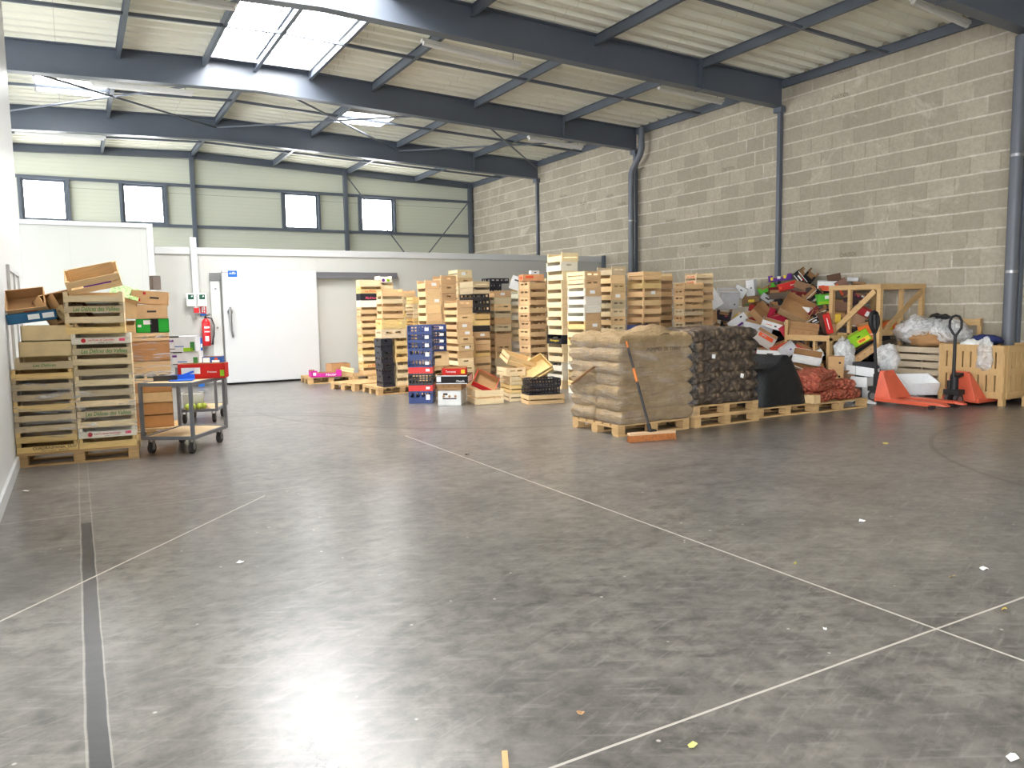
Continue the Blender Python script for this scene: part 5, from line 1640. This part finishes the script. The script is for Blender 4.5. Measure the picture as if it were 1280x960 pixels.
# pallet and waste at the far edge of the view
pallet((12.0, 5.62, .0), .1, 'pallet of waste film at the edge of the view, beside the orange bin', .72, .66)
tag(crumple('plastic_sheet', (11.95, 5.60, .32), (.66, .62, .42), 31, M['clear'], .4), 'clear film heap on the pallet beside the orange bin', 'plastic sheet')
tag(crumple('plastic_sheet', (12.05, 5.62, .66), (.56, .5, .50), 35, M['clear'], .4), 'greyish film bundle on the upper part of the waste pallet', 'plastic sheet')
carton((11.92, 5.66, .90), (.1, .08, .3), .62, .5, .04, srgb(196, 176, 132), 'worn tan board lying on top of the waste film', 'closed', 'cardboard_box')

# ------------------------------------------------------------------ the heap of cartons
HC = Vector((12.35, 9.75, 0))


def heap_z(x, y):
    a = max(0.0, (12.42 - x)) / 2.55
    b = abs(y - 9.75) / (2.9 if y > 9.75 else 2.3)
    return 2.15 * max(0.0, 1 - a ** 1.25) * max(0.0, 1 - b ** 2.0)


def on_heap(px, py, back=0.0):
    d = ray(px, py); s = 9.0
    while s < 17.5:
        p = CAM + d * s
        if p.x > 12.2 or p.z < heap_z(p.x, p.y) or p.z < .02 or p.y > 11.6: break
        s += .02
    return CAM + d * (s + back), s


def hp(px, py, w, h, dpt, color, kind, lab, roll=0, pitch=0, yaw=0, back=0.05, name='cardboard_tray', prints=(), inner=None):
    """carton of the heap; w and h in photo pixels at that distance"""
    p, s = on_heap(px, py, back)
    ppm = FPX / (s)
    R = facing(px, roll, pitch, yaw)
    L, H = w / ppm, h / ppm
    up = R @ Vector((0, 0, H / 2))
    return carton(p - up, R, L, dpt, H, color, lab, kind, name, 'cartons thrown on the heap', inner, 'box', prints)


WT = srgb(238, 238, 238); LG = srgb(206, 206, 208); CR = srgb(176, 30, 60); GN = srgb(96, 190, 60); PU = srgb(104, 56, 150); YE = srgb(232, 196, 70); MR = srgb(120, 38, 40)
hp(892, 373, 15, 24, .05, WT, 'closed', 'white square carton standing on its corner next to the end crate stack', 32, 8, name='cardboard_box')
hp(909, 373, 24, 22, .30, LG, 'closed', 'large pale grey carton beside the white square carton', -8, 22, 20, prints=(('front', .6, .3, .03, .03, 'ink_dark'),), name='cardboard_box')
hp(925, 364, 15, 13, .16, WT, 'closed', 'small white carton with a dark hand slot and pink mark', -30, 10, 0, prints=(('front', .1, .7, .05, .025, 'ink_dark'), ('front', -.1, .3, .04, .04, 'ink_pink')), name='cardboard_box')
hp(940, 360, 11, 20, .16, WT, 'closed', 'white carton standing upright at the back of the heap', 6, 0, -25, prints=(('front', .2, .5, .03, .03, 'ink_dark'),), name='cardboard_box')
hp(958, 360, 21, 8, .26, GN, 'corner', 'bright green tray by the steel column foot', 24, 10)
hp(989, 356, 31, 9, .30, RD, 'tray', 'long red tray with white lettering at the top of the heap', 14, 4, prints=(('front', .25, .55, .16, .035, ('Amoroso', 'ink_white')), ('front', -.85, .5, .05, .05, 'ink_orange')))
hp(975, 347, 28, 7, .25, PU, 'corner', 'purple and yellow tray at the very top beside the steel column', 6, 5, prints=(('front', -.7, .5, .05, .06, 'ink_yellow'), ('front', .4, .6, .05, .06, 'ink_yellow'), ('front', -.1, .6, .06, .05, 'ink_white')))
hp(1004, 346, 20, 9, .28, BK, 'corner', 'black tray with white rim standing up at the peak of the heap', -52, 25, 0, back=-.05, prints=(('front', 0, .93, .26, .012, 'ink_white'), ('front', 0, .08, .26, .012, 'ink_white'), ('front', -.1, .5, .12, .03, 'ink_white')))
hp(1013, 345, 13, 12, .2, BK, 'corner', 'plain black tray behind the white-rimmed peak tray', -40, 30, 0, back=.15)
hp(1014, 368, 20, 9, .26, BK, 'corner', 'black white-edged tray just below the peak tray', 45, 25, prints=(('front', 0, .92, .24, .012, 'ink_white'), ('front', 0, .1, .24, .012, 'ink_white')))
hp(1022, 371, 18, 8, .24, DB, 'corner', 'dark tray with white edges beside the green printed carton', 38, 30, prints=(('front', 0, .9, .2, .012, 'ink_white'),))
hp(996, 386, 36, 11, .44, srgb(184, 150, 112), 'tray', 'large open kraft tray tipped to the hall in the middle of the heap', -28, 48, 0, back=-.22, name='cardboard_box')
hp(955, 394, 30, 10, .34, KR, 'tray', 'kraft tray on its edge near the low slatted crate', -46, 40, 0, back=-.05)
hp(974, 368, 24, 8, .3, srgb(104, 88, 76), 'tray', 'dark brown tray under the long red tray', 2, 12)
hp(970, 361, 18, 8, .3, MR, 'tray', 'maroon tray between the green tray and the long red one', 4, 12)
hp(960, 372, 16, 8, .2, LG, 'slot', 'small pale carton with grey print above the kraft edge tray', -35, 14, prints=(('front', 0, .5, .08, .03, 'ink_dark'),))
hp(964, 392, 7, 15, .12, CR, 'closed', 'small crimson carton between the two kraft trays', -18, 5, name='cardboard_box')
hp(974, 399, 18, 11, .2, CR, 'closed', 'magenta-red carton beneath the large kraft tray', 12, 15, name='cardboard_box')
hp(1034, 357, 23, 12, .26, WT, 'closed', 'white and orange carton at the top near the timber frame', -2, 6, prints=(('front', 0, .28, .29, .09, 'ink_orange'), ('front', -.4, .5, .06, .03, 'ink_orange')), name='cardboard_box')
hp(1030, 374, 18, 13, .22, GN, 'closed', 'green and lime printed carton under the white and orange one', 4, 4, 10, prints=(('front', .25, .7, .07, .06, 'ink_white'), ('front', 0, .2, .22, .05, 'ink_lime')), name='cardboard_box')
hp(1043, 350, 16, 9, .26, DB, 'tray', 'dark brown open carton behind the white and orange one', 10, -20, name='cardboard_box')
hp(1054, 359, 14, 20, .18, srgb(132, 98, 84), 'closed', 'brown upright carton with an orange edge inside the timber frame top', 30, 6, prints=(('front', -.7, .5, .04, .22, 'ink_orange'),), name='cardboard_box')
hp(1066, 349, 13, 5, .2, WT, 'closed', 'flat white carton lying above the timber frame rail', -4, 4, name='cardboard_box', back=.2)
hp(1073, 357, 16, 7, .2, DB, 'tray', 'dark brown tray behind the timber frame rail', -6, 12)
hp(925, 405, 24, 21, .06, WT, 'closed', 'white printed carton lid standing on its corner in the heap', 36, 14, back=-.25, prints=(('front', .5, .85, .04, .03, 'ink_black'), ('front', 0, .5, .12, .04, 'ink_purple')), name='cardboard_box')
hp(948, 409, 34, 10, .22, LG, 'slot', 'long grey-white tray below the standing white lid', -16, 12, back=-.2)
hp(966, 405, 26, 8, .22, WT, 'slot', 'white tray with a grey end beside the tall frame post', -18, 14, back=-.15, prints=(('front', .3, .5, .04, .03, 'ink_dark'), ('front', -.3, .5, .10, .012, 'ink_orange')))
hp(934, 421, 18, 15, .24, srgb(222, 214, 204), 'tray', 'pale carton with orange fruit print above the net sacks', -34, 10, back=-.3, prints=(('front', -.2, .5, .13, .12, 'ink_orange'), ('front', .0, .3, .05, .05, 'ink_yellow')))
hp(956, 423, 25, 15, .28, srgb(188, 178, 170), 'tray', 'grey carton with a broad orange band in the lower heap', -32, 10, back=-.3, prints=(('front', .0, .78, .27, .07, 'ink_orange'), ('front', -.2, .78, .09, .03, 'ink_white')))
hp(903, 413, 22, 9, .26, MR, 'tray', 'dark red open tray above the net sacks', -14, 26)
hp(905, 393, 18, 12, .24, srgb(58, 50, 58), 'corner', 'dark printed tray in front of the pale grey carton', -10, 14, prints=(('front', .3, .5, .05, .02, 'ink_pink'),))
hp(909, 405, 16, 8, .24, BK, 'corner', 'black tray over the dark red open tray', -12, 18)
hp(917, 398, 14, 3, .04, YE, 'closed', 'thin yellow strip of board in the heap', 48, 0, name='cardboard_box')
hp(889, 396, 14, 14, .26, KR, 'slot', 'kraft carton next to the end crate stack', 4, 4, name='cardboard_box')
hp(890, 412, 15, 11, .3, srgb(160, 118, 84), 'slot', 'brown carton under the kraft one by the end stack', 0, 3, name='cardboard_box')
p, s_ = on_heap(936, 396, .1)
crate(p - Vector((0, 0, .1)), facing(936, 0, 4).to_euler(), .40, .30, .18, 'slat2', 'slat2', C_TAN, 'slatted wooden crate caught in the middle of the carton heap', GL)
p, s_ = on_heap(938, 374, .15)
hp(938, 376, 20, 12, .3, srgb(150, 116, 84), 'tray', 'brown carton with yellow fruit print below the upright white carton', 2, 8, prints=(('front', .1, .6, .12, .05, 'ink_yellow'), ('front', -.4, .25, .08, .03, 'ink_green')))
hp(980, 414, 8, 13, .1, srgb(220, 66, 80), 'closed', 'pinkish red carton end beside the tall frame post', 35, 4, name='cardboard_box')
hp(1005, 412, 34, 10, .3, KR, 'holes', 'kraft carton with round holes on the low timber frame', -8, 24, name='cardboard_box', back=-.1)
hp(1016, 407, 15, 4, .2, YE, 'tray', 'yellow tray edge behind the holed kraft carton', -16, 10)
hp(1014, 399, 26, 8, .26, BK, 'corner', 'black white-outlined tray above the holed kraft carton', 28, 22, prints=(('front', 0, .92, .3, .012, 'ink_white'), ('front', 0, .1, .3, .012, 'ink_white'), ('front', .2, .5, .08, .03, 'ink_white')))
hp(1026, 391, 20, 10, .26, BK, 'corner', 'black tray under the green printed carton', 24, 20, prints=(('front', 0, .9, .2, .012, 'ink_white'),))
hp(1016, 388, 14, 6, .22, MR, 'tray', 'dark red tray side behind the large kraft tray', 42, 12)
hp(1035, 404, 8, 25, .2, RD, 'closed', 'tall red carton standing beside the frame post', 14, 4, prints=(('front', 0, .5, .012, .2, 'ink_white'),), name='cardboard_box', back=-.08)
hp(1029, 404, 8, 27, .2, DB, 'closed', 'dark brown carton standing behind the tall red one', 18, 4, name='cardboard_box', back=.06)
hp(1047, 400, 8, 16, .16, YE, 'closed', 'yellow carton just inside the timber frame', 4, 4, name='cardboard_box')
hp(1045, 391, 22, 6, .26, KR, 'tray', 'kraft tray lying across the frame post', -10, 14)
hp(1052, 382, 18, 12, .26, srgb(128, 96, 76), 'tray', 'brown carton in the timber frame below the orange-edged one', -6, 8, name='cardboard_box')
hp(1063, 375, 16, 11, .24, srgb(70, 52, 58), 'tray', 'dark purple-brown carton inside the timber frame', 12, 8, name='cardboard_box')
hp(1075, 369, 18, 9, .24, srgb(90, 58, 66), 'corner', 'dark carton with pale print near the frame corner post', -18, 10, prints=(('front', -.3, .5, .08, .03, 'ink_pink'), ('front', .4, .6, .05, .03, 'ink_white')))
hp(1080, 389, 17, 9, .22, srgb(206, 60, 64), 'closed', 'red and grey carton in the middle of the timber frame', -30, 8, prints=(('front', .6, .5, .06, .09, 'ink_white'),), name='cardboard_box')
hp(1070, 399, 20, 16, .26, srgb(170, 134, 106), 'slot', 'kraft carton with a hand hole behind the frame brace', -28, 8, name='cardboard_box')
hp(1062, 409, 22, 11, .26, srgb(50, 44, 46), 'corner', 'black carton with white lines low in the timber frame', -8, 10, prints=(('front', 0, .9, .24, .01, 'ink_white'),))
hp(1090, 402, 15, 8, .26, BK, 'tray', 'black carton with two white tags by the frame corner post', 6, 10, prints=(('front', -.55, .6, .06, .04, 'ink_white'), ('front', .45, .6, .06, .04, 'ink_white')), name='cardboard_box')
hp(1086, 414, 22, 20, .26, OR, 'tray', 'orange printed carton behind the near truck handle', 16, 10, prints=(('front', .1, .4, .12, .04, ('Sensas', 'ink_white')),), back=-.3, name='cardboard_box')
hp(1112, 408, 17, 13, .26, OR, 'closed', 'orange carton with a yellow panel inside the frame', 12, 6, prints=(('front', -.1, .5, .10, .08, 'ink_yellow'),), name='cardboard_box')
hp(1074, 422, 24, 15, .22, srgb(152, 206, 44), 'closed', 'lime green carton with an orange band below the timber frame', 31, 8, prints=(('front', .25, .28, .20, .07, 'ink_yellow'), ('front', .1, .28, .10, .04, 'ink_orange'), ('front', 0, .66, .05, .02, 'ink_black')), back=-.2, name='cardboard_box')
hp(1081, 442, 36, 8, .20, srgb(206, 164, 116), 'holes', 'curved kraft board with holes leaning in the lower heap', 38, 4, back=-.1, name='cardboard_box')
hp(1084, 431, 30, 5, .22, BK, 'tray', 'dark tray under the lime green carton', 34, 6)
hp(1062, 430, 12, 18, .2, BK, 'corner', 'black carton with jagged white edges beside the holed board', -16, 6, prints=(('front', -.9, .5, .012, .2, 'ink_white'), ('front', .9, .5, .012, .2, 'ink_white'), ('front', .1, .5, .012, .2, 'ink_white')))
hp(1045, 459, 18, 27, .12, srgb(200, 158, 112), 'closed', 'kraft panel carton standing upright behind the red net sacks', -1, 2, prints=(('front', .45, .72, .03, .03, 'ink_black'), ('front', .45, .1, .03, .03, 'ink_black')), back=-.3, name='cardboard_box')
hp(1060, 466, 22, 14, .3, srgb(150, 116, 88), 'tray', 'brown open carton in the shade beside the upright kraft panel', 4, 14, name='cardboard_box')
p, s_ = on_heap(1083, 462, -.1)
o = plastic_crate(p - Vector((0, 0, .1)), -.7, .40, .3, .22, C_BLACK, 'black plastic bin between the heap and the white foam', None, 'solid')
hp(958, 451, 30, 12, .26, srgb(196, 150, 104), 'closed', 'plain kraft carton behind the black sheet', 2, 8, name='cardboard_box')
hp(941, 447, 8, 15, .2, srgb(220, 60, 84), 'closed', 'pink carton end next to the net sacks', 0, 4, name='cardboard_box')
hp(961, 441, 29, 9, .24, WT, 'slot', 'white tray with a dark logo above the plain kraft carton', -3, 6, prints=(('front', .1, .5, .10, .02, 'ink_dark'),), back=-.06)
hp(985, 437, 20, 13, .24, srgb(204, 202, 206), 'closed', 'pale grey carton with a purple mark, tilted beside the low frame', 38, 8, prints=(('front', .3, .5, .03, .025, 'ink_purple'),), name='cardboard_box', back=-.12)
hp(974, 434, 22, 10, .26, srgb(206, 84, 60), 'tray', 'orange-red printed tray behind the tilted grey carton', 20, 8, prints=(('front', .3, .5, .05, .05, 'ink_yellow'),))
hp(1003, 437, 20, 10, .26, srgb(190, 70, 52), 'tray', 'red-orange tray inside the low timber frame', -26, 10)
hp(1009, 446, 34, 11, .26, WT, 'slot', 'long white carton with a grey front in the lower heap', -10, 22, prints=(('front', 0, .4, .36, .10, 'ink_white'),), back=-.2, name='cardboard_box')
hp(1000, 459, 28, 9, .26, BK, 'corner', 'black tray with one white rim line beside the black sheet', -22, 20, prints=(('front', 0, .9, .32, .012, 'ink_white'),), back=-.15)
hp(1020, 464, 22, 8, .24, BK, 'corner', 'black tray with a zigzag white rim above the red net sacks', 18, 18, prints=(('front', 0, .9, .24, .012, 'ink_white'), ('front', .2, .3, .1, .012, 'ink_white')), back=-.15)
hp(964, 459, 14, 8, .04, srgb(170, 190, 226), 'closed', 'pale blue board poking out behind the black sheet', 34, 4, name='cardboard_box')
hp(983, 451, 12, 7, .16, WT, 'closed', 'small white carton over the black sheet peak', -18, 6, name='cardboard_box')
hp(1023, 441, 10, 10, .2, WT, 'tray', 'white torn carton corner by the low frame foot', 30, 8, name='cardboard_box')
hp(990, 408, 20, 12, .3, srgb(150, 112, 80), 'tray', 'brown carton between the tall frame post and the kraft trays', 10, 10, name='cardboard_box', back=.15)
hp(1040, 412, 10, 16, .2, srgb(178, 140, 98), 'closed', 'narrow kraft carton squeezed against the frame post', 2, 2, name='cardboard_box', back=.1)

# cartons underneath, filling the heap so that it stands
NEAR = [('the long red tray', 11.9, 9.9), ('the large kraft tray', 11.3, 9.6), ('the standing white lid', 10.9, 10.4), ('the lime green carton', 11.2, 8.5), ('the timber frame', 11.8, 8.4), ('the low timber frame', 10.9, 8.9), ('the pale grey carton', 11.4, 10.9)]
SHADES = [('brown', srgb(140, 106, 78)), ('kraft', KR), ('dark', srgb(66, 54, 52)), ('grey', srgb(150, 148, 148)), ('black', BK), ('maroon', MR), ('white', WT), ('red', srgb(160, 44, 40))]
cnt = {}
CEN = [o.matrix_world.translation.copy() for o in COL.objects if o.get('group') == 'cartons thrown on the heap']
rr = random.Random(11)
placed = 0
def near_frame(x, y):
    for a0, a1, b0, b1 in ((11.30, 12.40, 7.96, 8.86), (10.72, 11.22, 8.44, 9.30)):
        if a0 - .3 < x < a1 + .3 and b0 - .3 < y < b1 + .3 and not (a0 + .3 < x < a1 - .3 and b0 + .3 < y < b1 - .3): return True
    return False


for q in range(6000):
    if placed >= 110: break
    x = rr.uniform(9.95, 12.1); y = rr.uniform(7.95, 11.7)
    hz = heap_z(x, y)
    if hz < .22: continue
    if x < 10.72 and y > 10.45: continue
    z = max(.0, hz - rr.choice((rr.uniform(.14, .42), rr.uniform(.3, 1.5))))
    if z < .3: z = 0.0
    if near_frame(x, y) or any((c_ - Vector((x, y, z))).length < .27 for c_ in CEN): continue
    CEN.append(Vector((x, y, z)))
    nm, c = SHADES[rr.randrange(len(SHADES))]
    L, W, H = rr.uniform(.34, .5), rr.uniform(.26, .36), rr.uniform(.10, .18)
    ne = min(NEAR, key=lambda t_: (t_[1] - x) ** 2 + (t_[2] - y) ** 2)
    R = Matrix.Rotation(rr.uniform(0, 6.28), 3, 'Z') @ Matrix.Rotation(rr.uniform(-.5, .5), 3, 'X') @ Matrix.Rotation(rr.uniform(-.4, .4), 3, 'Y')
    if z < .15: R = Matrix.Rotation(rr.uniform(0, 6.28), 3, 'Z')
    k = (nm, ne[0]); cnt[k] = cnt.get(k, 0) + 1
    depth = ['peeping out', 'wedged', 'half hidden', 'buried deep', 'lodged', 'crammed', 'pinned', 'jammed', 'sunk'][min(8, cnt[k] - 1)]
    carton((x, y, z), R, L, W, H, c, f"{nm} carton {depth} in the heap around {ne[0]}", ['tray', 'corner', 'slot', 'closed'][rr.randrange(4)], 'cardboard_box', 'cartons thrown on the heap')
    placed += 1
